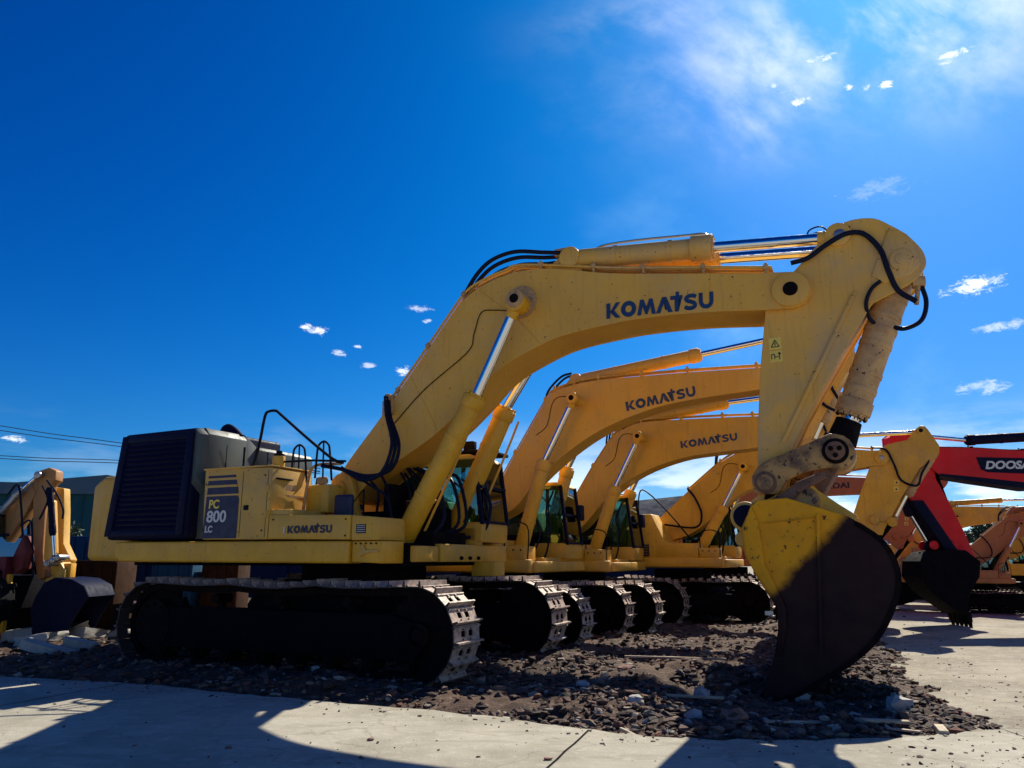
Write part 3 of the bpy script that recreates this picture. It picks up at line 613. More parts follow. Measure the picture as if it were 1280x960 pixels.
for X_ in (-1.28, -.76): b = BM(); box(b, X_, X_ + .008, -1.9035, -1.899, 2.0, 3.04); obj('door_gap', b, 'black_print', m1)
for X_, Z_ in ((-.82, 2.96), (-.82, 2.1), (-2.06, 2.86), (-2.04, 2.12), (-.60, 2.26), (.78, 2.24), (.78, 2.0)): b = BM(); cyl(b, (X_, -1.898, Z_), (X_, -1.909, Z_), .014, 8); obj('panel_bolt', b, 'dark_steel', m1)
for Z_ in (2.35, 2.75): b = BM(); cyl(b, (-.735, -1.915, Z_ - .05), (-.735, -1.915, Z_ + .05), .012, 8); obj('hinge', b, 'panel_paint', m1)
b = BM(); box(b, -1.22, -1.12, -1.908, -1.899, 2.42, 2.50); obj('latch', b, 'black_rubber', m1, .003)
komatsu(m1, -.30, 2.045, .115, .84, -1.908, 0, 'logo_dark')
text('series_mark', 'i', 'white_print', m1, -.38, 2.045, .10, -1.908, 0, width=.03)
# radiator housing with slats
hs = thing  # (alias unused)
fx0, fx1, gx0, gx1 = -4.31, -2.43, -4.22, -2.46
b = BM(); hexa(b, [(-4.31, -1.93, 1.985), (-4.20, -1.86, 3.84), (-4.31, .2, 1.985), (-4.20, .2, 3.84), (-2.43, -1.93, 1.985), (-2.46, -1.84, 3.86), (-2.36, .2, 1.985), (-2.40, .2, 3.86)])
hou = obj('radiator_housing', b, 'louvre_paint', m1, .07, 3)
b = BM()                                     # raised frame round the slats
def fpt(u, w):                               # u along X 0..1, w up 0..1 on the leaning near face
    xa = -4.31 + (.11) * w; xb = -2.43 - .03 * w; return (xa + (xb - xa) * u, -1.932 + .082 * w, 1.985 + 1.865 * w)
def fbox(b, u0, u1, w0, w1, d0, d1):
    hexa(b, [tuple(np.array(fpt(u, w)) + np.array((0, -d, 0))) for u in (u0, u1) for d in (d0, d1) for w in (w0, w1)])
for a in ((.0, .085, .03, .97), (.90, .985, .03, .97), (.085, .90, .03, .085), (.085, .90, .90, .97)): fbox(b, *a, -.01, .035)
obj('grille_frame', b, 'louvre_paint', hou, .01)
for k in range(17):
    w = .10 + .047 * k; b = BM(); P = [fpt(u, ww) for u in (.09, .895) for ww in (w, w + .026)]
    hexa(b, [(P[0][0], P[0][1] - .045, P[0][2]), (P[1][0], P[1][1] + .005, P[1][2]), (P[0][0], P[0][1] - .038, P[0][2] - .006), (P[1][0], P[1][1] + .012, P[1][2] - .006),
             (P[2][0], P[2][1] - .045, P[2][2]), (P[3][0], P[3][1] + .005, P[3][2]), (P[2][0], P[2][1] - .038, P[2][2] - .006), (P[3][0], P[3][1] + .012, P[3][2] - .006)])
    obj('slat', b, 'louvre_paint', hou)
# hood: grey cover running across the machine
def hood_part(x0, x1, y0, y1, z0, z1, ch):
    b = BM(); prism(b, [(x0, z0), (x1, z0), (x1 - .04, z1 - ch), (x1 - .04 - ch * .9, z1), (x0, z1)], y0, y1); return obj('engine_hood', b, 'hood_paint', m1, .015)
h1 = hood_part(-4.1, -2.30, -1.68, -.78, 1.99, 3.87, .11)
b = BM(); hexa(b, [(-4.1, -.778, 2.0), (-4.1, -.778, 3.868), (-4.1, -.50, 2.0), (-4.1, -.50, 3.68), (-2.302, -.778, 2.0), (-2.40, -.778, 3.868), (-2.302, -.50, 2.0), (-2.38, -.50, 3.68)]); obj('hood_step', b, 'hood_paint', m1, .012)
b = BM(); hexa(b, [(-2.46, -1.86, 2.9), (-2.50, -1.84, 3.84), (-2.40, -1.685, 2.7), (-2.46, -1.685, 3.86), (-2.385, -1.84, 3.0), (-2.40, -1.84, 3.74), (-2.30, -1.685, 2.8), (-2.335, -1.685, 3.74)]); obj('hood_corner', b, 'hood_paint', m1, .01)

h2 = hood_part(-4.1, -2.30, -.498, 1.05, 1.99, 3.69, .06)
for yy in (-1.30, -.10, .45): b = BM(); box(b, -2.299, -2.290, yy, yy + .012, 2.6, 3.6); obj('hood_seam', b, 'black_rubber', h2)
b = BM(); box(b, -2.275, -2.262, -.32, -.30, 2.9, 3.6); obj('hood_seam', b, 'black_rubber', h2)
b = BM(); box(b, -2.28, -2.25, -.92, -.895, 3.28, 3.62); obj('hood_latch', b, 'black_rubber', m1)
b = BM(); tube(b, [(-2.82, -.9, 3.7), (-2.80, -.9, 3.9), (-2.74, -.88, 4.0), (-2.60, -.86, 3.93), (-2.45, -.84, 3.80)], .085, 14, 5); obj('exhaust_pipe', b, 'dark_paint', m1)
b = BM(); cwp = [(-5.45, 1.64), (-4.35, 1.62), (-4.30, 3.0), (-4.42, 3.18), (-5.2, 3.18), (-5.48, 3.02)]
prism(b, cwp, -1.42, 1.6); obj('counterweight', b, 'yellow_paint', m1, .10, 4)
b = BM(); box(b, -4.25, -2.6, -1.0, 1.7, 1.95, 2.9); obj('engine_bay', b, 'dark_steel', m1, .02)
# handrails
rail(m1, spline([(-1.50, -1.6, 3.12), (-1.38, -1.6, 3.17), (-1.28, -1.6, 3.5), (-1.20, -1.6, 3.98), (-1.12, -1.6, 4.06), (-.98, -1.6, 4.06), (-.88, -1.6, 4.0), (-.3, -1.6, 3.57), (.25, -1.6, 3.19), (.42, -1.55, 3.13)], 3), .024)
rail(m1, [(-.74, -1.6, 3.20), (-.2, -1.55, 3.20), (.42, -1.5, 3.16)], .018)
for dx, dy in ((-.98, -1.1), (-.35, -1.25)):
    rail(m1, spline([(dx - .02, dy, 2.95), (dx, dy, 3.4), (dx + .03, dy, 3.5), (dx + .12, dy, 3.55), (dx + .21, dy, 3.5), (dx + .25, dy, 3.4), (dx + .32, dy, 2.9)], 3), .018)
    rail(m1, [(dx + .12, dy, 3.54), (dx + .14, dy, 2.95)], .014)
rail(m1, spline([(-.62, -1.2, 2.4), (-.55, -1.2, 2.9), (-.48, -1.2, 3.12), (-.30, -1.2, 3.18), (.1, -1.2, 3.17)], 4), .026, 'worn_paint')
for k in range(4): rail(m1, [(-.62 + .1 * k, -1.0, 2.35), (-.60 + .12 * k, -.9, 3.0 - .08 * k)], .02, 'dark_steel', 'frame_strut')
b = BM(); box(b, -.62, -.15, -1.15, -.75, 2.4, 2.86); obj('valve_cover', b, 'old_paint', m1, .03)
b = BM(); box(b, -.4, -.2, -1.18, -1.1, 2.86, 2.98); obj('work_lamp', b, 'worn_paint', m1, .03)
# boom bracket
for yy in ((-.62, -.50), (.50, .62)):
    b = BM(); prism(b, [(-1.0, 2.0), (-.72, 2.45), (-.60, 2.70), (-.55, 2.9)] + arc(-.32, 2.86, .24, 150, 10, 8) + [(.02, 2.5), (.25, 1.95)], *yy); obj('boom_bracket', b, 'yellow_paint', m1, .02)
boss(m1, -.34, 2.84, -.66, .66, .12, 'yellow_paint', inner='old_paint', k=.5)
b = BM(); prism(b, [(-1.3, 2.0), (-.95, 2.62), (-.7, 2.7), (-.6, 2.3), (-.6, 2.0)], -.90, -.60); obj('bracket_gusset', b, 'orange_paint', m1, .02)
b = BM(); box(b, .02, .37, -1.24, -1.14, 2.30, 2.67); obj('mirror', b, 'logo_dark', m1, .045, 4)
rail(m1, [(.2, -1.15, 2.4), (.5, -1.1, 2.75), (.52, -1.1, 2.0)], .018)
b = BM(); box(b, -.9, 1.5, -.62, .5, 1.9, 2.1); box(b, .4, .55, -.4, .4, 2.1, 2.9); obj('frame_center', b, 'dark_steel', m1, .02)
b = BM(); box(b, -.1, 1.3, -.35, .35, 2.1, 2.45); box(b, -.8, .0, .65, 1.2, 1.9, 2.9); obj('valve_block', b, 'mud_steel', m1, .02)
for k in range(9):
    x0_ = random.uniform(.0, 1.2); y0_ = random.uniform(-.45, .45)
    hose(m1, [(x0_, y0_, 2.3), (x0_ + .1, y0_ - .1, 2.75), (x0_ - .25, y0_ + .1, 3.0 + random.uniform(0, .2)), (x0_ - .3, y0_ * .3, 3.2)], .022)
b = BM(); box(b, 1.50, 1.62, -.55, 1.85, 1.62, 1.90); box(b, 1.45, 1.9, .8, 1.2, 1.38, 1.62); obj('front_beam', b, 'old_paint', m1, .015)
b = BM(); box(b, 1.2, 1.62, .62, .9, 1.9, 2.2); obj('cylinder_mount', b, 'yellow_paint', m1, .02); b = BM(); box(b, 1.3, 1.62, -1.25, -.62, 1.62, 1.86); obj('cylinder_mount', b, 'yellow_paint', m1, .02)
cab(m1, .05, 1.72, .62, 1.68, 1.95, 3.45, 'old_paint')
b = BM(); box(b, -.2, 1.78, .72, 1.6, 3.5, 3.56); box(b, 1.2, 1.4, .9, 1.05, 3.56, 3.75); obj('cab_guard', b, 'dark_steel', m1, .01)
# boom
btop = [(-.55, 3.02), (-.25, 3.40), (.35, 4.08), (1.0, 4.86), (1.61, 5.62), (1.96, 5.98), (2.45, 6.20), (3.05, 6.28), (3.66, 6.20), (4.45, 6.0), (5.57, 5.81), (6.81, 5.62)]
bbot = [(-.22, 2.62), (.25, 3.02), (1.35, 3.63), (2.0, 4.14), (2.50, 4.60), (3.06, 4.88), (3.64, 5.07), (4.37, 5.16), (4.93, 5.19), (5.77, 5.17), (6.72, 5.08)]
out = spline(btop, 4) + arc(7.09, 5.32, .265, 80, -100, 10) + spline(bbot[::-1], 4) + arc(-.36, 2.84, .25, -60, -200, 8)
boom = plated(m1, 'boom', out, .45, 'boom_paint')
for pa in ([(3.1, 5.0), (3.1, 6.2)],): pass
boss(boom, 7.09, 5.32, -.50, .50, .25, 'boom_paint', inner='dark_steel', k=.40)
for pts_ in ([(5.95, 5.17), (6.02, 5.73)], [(2.2, 6.06), (2.9, 5.45), (3.3, 5.0)], [(.9, 4.7), (1.25, 4.1), (1.45, 3.72)]):
    b = BM(); tube(b, [(p[0], -.451, p[1]) for p in pts_], .008, 6, 4); obj('weld_seam', b, 'boom_paint', boom)
boss(boom, 3.04, 5.66, -.88, .88, .15, 'worn_paint', inner='dark_steel', k=.5)
b = BM(); pin(b, 2.98, 5.73, -.50, .50, .27, 28)
for i in range(9): a = 2 * math.pi * i / 9; pin(b, 2.98 + .22 * math.cos(a), 5.73 + .22 * math.sin(a), -.53, .53, .035, 8)
obj('pin_boss', b, 'worn_paint', boom, .012)
komatsu(boom, 4.41, 5.255, .245, 1.62, -.456, -R(1.6))
wf = [(p[0], -.47, p[1]) for p in spline([(.6, 3.9), (1.2, 4.45), (2.0, 5.0), (2.12, 5.3), (2.25, 5.65), (2.5, 5.66), (2.8, 5.6)], 4)]
hose(boom, wf, .008, 'dark_steel', 'grease_line')
# stick cylinders (two side by side) and their brackets
for yy in (-.24, .24):
    for e in (-.11, .08):
        b = BM(); prism(b, [(3.30, 6.22), (3.66, 6.48)] + arc(3.78, 6.42, .15, 130, -20, 7) + [(4.0, 6.12)], yy + e, yy + e + .03); obj('cylinder_lug', b, 'boom_paint', boom, .008)
    boss(boom, 3.79, 6.40, yy - .13, yy + .13, .08, 'boom_paint')
    ram(m1, (3.80, yy, 6.40), (6.02, yy, 6.22), (7.76, yy, 6.06), .165, .085, 'stick_paint')
    b = BM(); cyl(b, (5.72, yy, 6.245), (6.03, yy, 6.22), .205, 24); obj('gland', b, 'stick_paint', m1, .012)
    hose(m1, [(4.15, yy, 6.50), (4.35, yy, 6.56), (4.9, yy - .03, 6.535), (5.6, yy, 6.49), (5.92, yy, 6.46), (5.98, yy, 6.38)], .02, 'steel', 'hydraulic_pipe')
b = BM(); box(b, 3.5, 3.8, -.3, .3, 6.5, 6.62); obj('hose_block', b, 'worn_paint', m1, .01)
for k in range(6): q_ = [0, .05, .12, .2, .09, .16][k]; hose(m1, [(3.70, -.30 + .11 * k, 6.52 - q_ * .3), (3.3, -.3 + .11 * k, 6.60 - q_), (2.8, -.3 + .11 * k, 6.70 - q_ * 1.3), (2.38, -.32 + .11 * k, 6.62 - q_ * 1.3), (2.1, -.34 + .11 * k, 6.40 - q_), (1.86, -.36 + .11 * k, 6.04 - q_ * .3)], .036)
pipes(m1, [(.45, 4.32), (1.0, 4.98), (1.58, 5.70), (1.93, 6.10), (2.3, 6.27), (2.66, 6.36), (3.0, 6.40), (4.5, 6.10), (5.6, 5.92), (6.86, 5.71)], 4, .022, -.40, .09, 'stick_paint',
      [(.62, 4.50), (1.2, 5.22), (1.88, 6.05), (3.3, 6.35), (4.2, 6.17), (5.0, 6.02), (5.9, 5.87), (6.78, 5.72)], 'worn_paint')
b = BM(); box(b, .38, .58, -.52, .3, 4.05, 4.32); box(b, .45, .55, -.56, .34, 4.30, 4.42); obj('hose_manifold', b, 'worn_paint', m1, .02)
for k in range(3):
    hose(m1, [(.50, -.5 - .05 * k, 4.36), (.62, -.60 - .06 * k, 4.0), (.86 - .03 * k, -.68 - .06 * k, 3.5), (.78 - .05 * k, -.76 - .06 * k, 3.10 - .03 * k), (.45, -.95 - .06 * k, 2.98 - .04 * k), (.1, -1.15, 3.08), (-.25, -1.25, 3.15)], .03)
hose(m1, [(.1, -1.2, 3.12), (.45, -.9, 2.85), (.75, -.8, 2.62), (.85, -.85, 2.2), (.80, -1.2, 2.0)], .022)
for k in range(3): hose(m1, [(.9 + .07 * k, .3, 2.1), (1.45 + .08 * k, .72, 2.05), (1.62 + .08 * k, .86, 2.5), (1.52 + .08 * k, .84, 2.95), (1.6 + .05 * k, .8, 3.3)], .035)
for k in (0, 2, 3): hose(m1, [(.7 + .06 * k, -.55 + .22 * k, 2.0), (1.3, -.58 + .22 * k, 1.98 + .03 * k), (1.62 + .03 * k, -.5 + .2 * k, 2.25), (1.5, -.4 + .2 * k, 2.75 + .08 * k), (1.2, -.3 + .15 * k, 3.1)], .03)
for k in range(4): b = BM(); tube(b, [(1.3 + .14 * math.cos(a), .30, 1.76 + .14 * math.sin(a)) for a in np.linspace(0, 5.5, 9)][:9], .02, 6, 2) if k == 0 else cyl(b, (1.52 + .01 * k, -.2 + .3 * k, 1.68), (1.66, -.2 + .3 * k, 1.68), .03, 8); obj('swivel_hose' if k == 0 else 'beam_bolt', b, 'hose' if k == 0 else 'dark_steel', m1)
b = BM(); box(b, .2, .9, .45, .6, 1.9, 2.9); box(b, .9, 1.0, -.5, .5, 1.9, 2.6); obj('cab_riser', b, 'rust_brown', m1, .02)
# boom cylinders
ram(m1, (.98, -.74, 1.86), (2.32, -.74, 4.18), (3.04, -.74, 5.62), .172, .082, 'skirt_paint')
ram(m1, (.98, .74, 1.86), (2.14, .74, 4.25), (3.04, .74, 5.62), .172, .082, 'skirt_paint')
for yy in (-.74, .74): boss(m1, .98, 1.88, yy - .24, yy + .24, .18, 'yellow_paint')
for yy in (-.58, .96): hose(m1, [(1.28, yy, 2.0), (1.75, yy + .0, 2.9), (2.08, yy, 3.6), (2.28, yy, 4.05)], .022, 'yellow_paint', 'hydraulic_pipe')
# stick
so = [(6.44, 2.50), (6.50, 3.4), (6.60, 4.3), (6.74, 5.08), (6.86, 5.36), (7.20, 5.66), (7.52, 5.98), (7.68, 6.12)] + spline([(7.72, 6.17), (7.95, 6.25), (8.25, 6.22), (8.48, 6.05)], 4) + spline([(8.62, 5.92), (8.78, 5.66), (8.80, 5.44), (8.66, 5.26)], 4) + [(8.42, 5.14), (8.12, 5.02), (7.74, 4.48), (7.42, 3.98), (7.12, 3.50), (6.92, 3.10), (6.74, 2.5), (6.66, 2.2), (6.48, 2.02), (6.30, 2.02), (6.22, 2.2), (6.32, 2.42)]
so = [(x - .02 if z > 5 else x, z) for x, z in so]
stick = plated(m1, 'stick', so, .33, 'stick_paint', .03)
b = BM(); prism(b, [(8.38, 6.02), (8.52, 5.98), (8.70, 5.70), (8.72, 5.46), (8.60, 5.34), (8.26, 5.26), (8.12, 5.4)], -.36, .36); obj('stick_head', b, 'stick_paint', stick, .02)
b = BM(); hexa(b, [(q[0] + i * .03, -.35 + j * .012, q[1]) for q in ((7.90, 5.20), (6.82, 3.20)) for j in (-1, 1) for i in (-1, 1)]); obj('weld_strip', b, 'stick_paint', stick, .008)
boss(stick, 7.78, 6.05, -.36, .36, .15, 'worn_paint'); boss(stick, 8.50, 5.56, -.38, .38, .15, 'stick_paint', inner='stick_paint', k=.5)
b = BM(); box(b, 7.66, 7.92, -.352, -.345, 6.02, 6.16); obj('dark_patch', b, 'dark_steel', stick, .0)
for z0_, z1_ in ((4.52, 4.69), (4.34, 4.50)):
    b = BM(); box(b, 6.735, 6.90, -.336, -.33, z0_, z1_); st = obj('warning_sticker', b, 'sticker', stick)
    b = BM()
    if z0_ > 4.5:
        for p, q in (((6.765, 4.555), (6.87, 4.555)), ((6.87, 4.555), (6.8175, 4.655)), ((6.8175, 4.655), (6.765, 4.555)), ((6.8175, 4.575), (6.8175, 4.62))): cyl(b, (p[0], -.338, p[1]), (q[0], -.338, q[1]), .006, 6)
    else:
        for p, q in (((6.76, 4.38), (6.76, 4.45)), ((6.76, 4.45), (6.80, 4.45)), ((6.80, 4.38), (6.80, 4.45)), ((6.80, 4.41), (6.85, 4.41)), ((6.865, 4.37), (6.865, 4.47))): cyl(b, (p[0], -.338, p[1]), (q[0], -.338, q[1]), .006, 6)
        pin(b, 6.865, 4.455, -.342, -.334, .018, 10)
    obj('warning_symbol', b, 'black_print', st)
# bucket cylinder
ram(m1, (8.50, 0, 5.52), (7.70, 0, 3.58), (7.47, 0, 3.03), .205, .12, 'worn_paint')
b = BM(); d0 = Vector((8.50, 0, 5.52)); d1 = Vector((7.70, 0, 3.58))
b.free()
for f in (.2, .42, .52, .83): b = BM(); w = d0.lerp(d1, f); dd = (d1 - d0).normalized(); cyl(b, w - dd * .04, w + dd * .04, .215, 24); obj('barrel_ring', b, 'worn_paint', m1, .01)
hose(m1, [(7.12, -.42, 5.72), (7.35, -.42, 5.76), (7.6, -.40, 5.92), (7.86, -.38, 6.04), (8.08, -.38, 6.0), (8.26, -.38, 5.74), (8.33, -.38, 5.42), (8.42, -.33, 5.15), (8.62, -.28, 4.98)], .036)
hose(m1, [(8.22, -.36, 5.30), (8.10, -.37, 5.20), (8.02, -.36, 5.02), (8.04, -.26, 4.84), (8.14, -.12, 4.74)], .026)
hose(m1, [(8.70, -.2, 5.25), (8.74, -.2, 4.98), (8.66, -.2, 4.74), (8.46, -.16, 4.66), (8.30, -.1, 4.72)], .03)
hose(m1, [(8.68, -.22, 5.28), (8.62, -.24, 4.95)], .03, 'worn_paint', 'hydraulic_pipe')
b = BM(); box(b, 8.60, 8.76, -.30, -.1, 5.20, 5.32); obj('hose_fitting', b, 'worn_paint', m1, .02)
for k in range(2): hose(m1, [(7.66, -.2 + .2 * k, 6.16), (7.55, -.2 + .2 * k, 6.28), (7.40, -.2 + .2 * k, 6.26), (7.34, -.2 + .2 * k, 6.16)], .012)
# linkage: rocker pair and bucket link
lk = spline([(6.42, 2.52), (6.40, 2.74), (6.55, 2.92), (6.85, 3.04), (7.15, 3.16), (7.42, 3.27)], 4) + arc(7.47, 3.03, .23, 85, -80, 7) + spline([(7.36, 2.82), (7.1, 2.78), (6.86, 2.68), (6.72, 2.50)], 4)
for yy in ((-.50, -.42), (.42, .50)):
    b = BM(); prism(b, lk, *yy); obj('rocker_link', b, 'grimy_paint', m1, .02)
boss(m1, 6.57, 2.66, -.53, .53, .145, 'link_rust', inner='grimy_paint', k=.72); boss(m1, 7.47, 3.03, -.55, .55, .165, 'dark_steel', inner='link_rust', k=.74)
for yy in (-.575, .575):
    for k in range(3): b = BM(); a = k * 2.094 + .5; pin(b, 7.47 + .06 * math.cos(a), 3.03 + .06 * math.sin(a), yy - .012, yy + .012, .032, 12); obj('pin_bolt', b, 'dark_steel', m1, .004)
b = BM(); prism(b, [(6.62, 2.44), (6.78, 2.52), (6.98, 2.66), (7.30, 2.78), (7.34, 2.70), (7.0, 2.52), (6.84, 2.36), (6.7, 2.3)], -.49, -.43); obj('link_edge', b, 'link_rust', m1, .01)
b = BM(); cyl(b, (7.66, 0, 3.50), (7.53, 0, 3.20), .17, 20, .20); obj('rod_collar', b, 'dark_steel', m1, .01)
for k in range(10): b = BM(); a = 2 * math.pi * k / 10; dd = (d1 - d0).normalized(); qq = dd.to_track_quat('Z', 'Y'); w = d1 + qq @ Vector((.185 * math.cos(a), .185 * math.sin(a), 0)); cyl(b, w, w + dd * .05, .022, 6); obj('gland_bolt', b, 'dark_steel', m1)
b = BM(); hexa(b, [(q[0] + i * .12 * .9, j * .28, q[1] - i * .05) for q in ((7.06, 2.40), (7.47, 3.03)) for j in (-1, 1) for i in (-1, 1)]); pin(b, 7.06, 2.40, -.3, .3, .17); pin(b, 7.47, 3.03, -.3, .3, .17); obj('bucket_link', b, 'link_rust', m1, .02)
b = BM(); pin(b, 6.62, 2.45, -.34, .34, .10); prism(b, [(7.2, 2.95), (7.6, 3.1), (7.5, 3.3), (7.35, 3.35)], -.15, .15); obj('link_boss', b, 'dark_steel', m1, .01)
# bucket
side = [(6.50, 2.40), (6.40, 2.30), (6.28, 2.05), (6.30, 1.72), (6.44, 1.42), (6.58, 1.18), (6.66, 1.04), (6.64, .80), (6.56, .45), (6.40, .0), (6.38, -.06)] + spline([(6.66, -.03), (6.92, .10), (7.21, .28), (7.50, .48), (7.77, .74), (7.97, 1.08), (8.07, 1.42), (8.03, 1.70), (7.88, 1.94), (7.56, 2.17)], 4) + [(7.2, 2.30), (6.86, 2.42)]
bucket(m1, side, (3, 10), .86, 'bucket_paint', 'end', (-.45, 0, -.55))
for yy in ((-.935, -.90), (.90, .935)):
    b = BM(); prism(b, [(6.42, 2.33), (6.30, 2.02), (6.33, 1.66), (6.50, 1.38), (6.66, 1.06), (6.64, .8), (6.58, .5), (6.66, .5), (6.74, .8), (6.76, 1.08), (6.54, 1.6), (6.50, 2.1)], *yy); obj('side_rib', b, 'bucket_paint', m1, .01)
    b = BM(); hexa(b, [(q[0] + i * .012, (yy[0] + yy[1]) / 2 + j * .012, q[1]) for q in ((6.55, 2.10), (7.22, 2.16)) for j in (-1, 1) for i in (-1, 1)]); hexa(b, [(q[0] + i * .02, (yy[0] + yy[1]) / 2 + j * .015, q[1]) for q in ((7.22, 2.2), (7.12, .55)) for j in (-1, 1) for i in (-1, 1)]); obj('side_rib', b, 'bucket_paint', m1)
for yy in (-.40, .34):
    b = BM(); prism(b, [(6.25, 2.02), (6.12, 2.12)] + arc(6.30, 2.21, .20, 200, 60, 8) + [(6.62, 2.47), (6.84, 2.60)] + arc(7.03, 2.44, .21, 120, 30, 5) + [(7.44, 2.36), (7.66, 2.20), (7.60, 2.10), (7.1, 2.08), (6.5, 2.05)], yy, yy + .06); obj('bucket_ear', b, 'skirt_paint', m1, .015)
    b = BM(); pin(b, 7.03, 2.40, yy - .04, yy + .10, .20); obj('pin_boss', b, 'grimy_paint', m1, .015)
    for k in range(6): b = BM(); a = k * 1.047; pin(b, 7.03 + .14 * math.cos(a), 2.40 + .14 * math.sin(a), yy - .07, yy + .13, .03, 8); obj('boss_bolt', b, 'link_rust', m1, .004)
b = BM(); pin(b, 6.30, 2.21, -.62, .62, .20, 24); obj('bucket_pin', b, 'stick_paint', m1, .015)
b = BM(); pin(b, 6.30, 2.21, -.66, .66, .155, 20); obj('pin_cap', b, 'dark_paint', m1, .02)
b = BM(); pin(b, 6.24, 1.92, -.60, .60, .10, 18); prism(b, [(6.2, 2.05), (6.15, 1.9), (6.22, 1.78), (6.4, 1.8), (6.45, 2.1)], -.5, .5); obj('pin_boss', b, 'stick_paint', m1, .015)
for q in range(3):
    b = BM(); box(b, 6.50 + .0 * q, 6.60, -.905, -.89, .98 + q * .0, 1.03); 
    if q == 0: obj('wear_bolt', b, 'steel', m1)
    else: b.free()
rim = side[10:-3]; ri_ = inset(side, .06)[10:-3]
for yy in ((-.912, -.893), (.893, .912)):
    b = BM()
    for i in range(len(rim) - 1): prism(b, [rim[i], rim[i + 1], ri_[i + 1], ri_[i]], *yy)
    bmesh.ops.remove_doubles(b, verts=b.verts, dist=1e-4); obj('heel_strip', b, 'dark_steel', m1)
# ================================================================= smaller excavators
def small(name, label, loc, rz, cfg, sc=1.):
    g = cfg.get
    m = thing(name, label, g('cat', 'excavator'), loc, rz, g('group')); m.scale = (sc, sc, sc)
    pm, bm_, sm_ = g('pm', 'old_paint'), g('bm', 'old_paint'), g('sm', 'old_paint')
    undercarriage(m, *g('uc', (-2.55, 2.55, 1.12, 2.74, .6, .215)), shoes=g('shoes', True))
    b = BM(); cyl(b, (0, 0, 1.1), (0, 0, 1.4), .8, 32); obj('swing_ring', b, 'dark_steel', m)
    z = g('z', 1.40)
    b = BM(); box(b, -2.6, 1.35, -1.30, 1.30, z - .02, z + .2); obj('revolving_frame', b, pm, m, .02)
    b = BM(); box(b, -2.5, 1.42, -1.5, -1.30, z, z + .24); obj('side_skirt', b, pm, m, .03)
    b = BM(); box(b, 1.35, 1.5, -1.3, 1.45, z, z + .2); obj('front_beam', b, pm, m, .02)
    b = BM(); prism(b, [(-.9, z + .22), (.78, z + .22), (.78, z + .62), (-.10, z + .64), (-.46, z + 1.42), (-.9, z + 1.42)], -1.46, -.62); tb = obj('tank_box', b, pm, m, .025)
    b = BM(); box(b, -1.9, -.92, -1.48, -.6, z + .22, z + 1.45); obj('side_door', b, pm, m, .02)
    b = BM(); box(b, -1.02, -.55, -1.468, -1.458, z + .28, z + .60); vg = obj('vent_panel', b, 'black_print', tb)
    for k in range(4):
        b = BM(); box(b, -.99, -.58, -1.474, -1.467, z + .33 + k * .07, z + .345 + k * .07); obj('vent_slat', b, 'tan_paint', vg)
    b = BM(); box(b, .8, 1.3, -1.45, -.9, z + .22, z + .5); obj('front_box', b, pm, m, .02)
    b = BM(); prism(b, [(-2.9, z + .2), (-1.9, z + .2), (-1.9, z + 1.65), (-2.1, z + 1.75), (-2.9, z + 1.75)], -1.35, 1.35); obj('engine_hood', b, 'dark_paint' if g('darkhood', True) else pm, m, .04)
    b = BM(); prism(b, [(-3.6, z + .0), (-2.5, z - .05), (-2.5, z + 1.3), (-3.5, z + 1.3)], -1.5, 1.5); obj('counterweight', b, pm, m, .1, 4)
    rail(m, spline([(-.85, -1.35, z + 1.4), (-.8, -1.35, z + 2.0), (-.6, -1.35, z + 2.05), (.0, -1.35, z + 1.45), (.6, -1.35, z + .7)], 3), .02)
    rail(m, [(-1.7, -1.3, z + 1.4), (-1.68, -1.3, z + 2.0), (-1.0, -1.3, z + 2.0), (-.98, -1.3, z + 1.4)], .018); rail(m, [(-1.35, -1.3, z + 1.4), (-1.35, -1.3, z + 2.0)], .016)
    cab(m, -.05, 1.45, .45, 1.42, z + .25, z + 1.9, pm)
    fp = g('foot', (-.45, z + 1.1)); hw = .3
    b = BM(); box(b, -.30, .70, -1.466, -1.458, z + .30, z + .58); box(b, .84, 1.26, -1.456, -1.450, z + .26, z + .46); obj('access_panel', b, pm, m, .003)
    for k in range(3): b = BM(); cyl(b, (.90 + .16 * k, -1.458, z + .42), (.90 + .16 * k, -1.47, z + .42), .018, 8); obj('panel_bolt', b, 'dark_steel', m)
    for k in (0, 2): y_ = -.5 + .3 * k; hose(m, [(.5, y_, z + .3), (.95 + .05 * k, y_ - .05, z + .22), (1.2, y_ + .05, z + .7 + .1 * k), (1.12, y_, z + 1.25), (1.3, y_, z + 1.7)], .022)
    rail(m, spline([(1.32, -1.35, z + .2), (1.34, -1.35, z + .8), (1.2, -1.35, z + .95), (.95, -1.35, z + .95), (.82, -1.35, z + .8), (.82, -1.35, z + .4)], 3), .014)
    b = BM(); box(b, .35, .75, -.35, .35, z + .2, z + .75); box(b, -.2, .3, -.34, .34, z + .2, z + .5); obj('valve_block', b, 'mud_steel', m, .02)
    b = BM(); box(b, 1.0, 1.34, -.62, .40, z - .02, z + .28); obj('cylinder_mount', b, pm, m, .02)
    b = BM(); box(b, 1.45, 1.56, 1.05, 1.35, z + 1.1, z + 1.45); obj('mirror', b, 'dark_paint', m, .03)
    for yy in ((-.45, -.36), (.36, .45)):
        b = BM(); prism(b, [(fp[0] - .6, z + .2), (fp[0] - .2, fp[1])] + arc(*fp, .2, 170, 0, 6) + [(fp[0] + .6, z + .2)], *yy); obj('boom_bracket', b, pm, m, .015)
    boss(m, *fp, -.49, .49, .11, pm, inner=pm, k=.6)
    top, bot, ap = g('top'), g('bot'), g('ap')
    o_ = spline(top, 4) + arc(*ap, .2, 80, -100, 8) + spline(bot[::-1], 4) + arc(*fp, .2, -60, -200, 6)
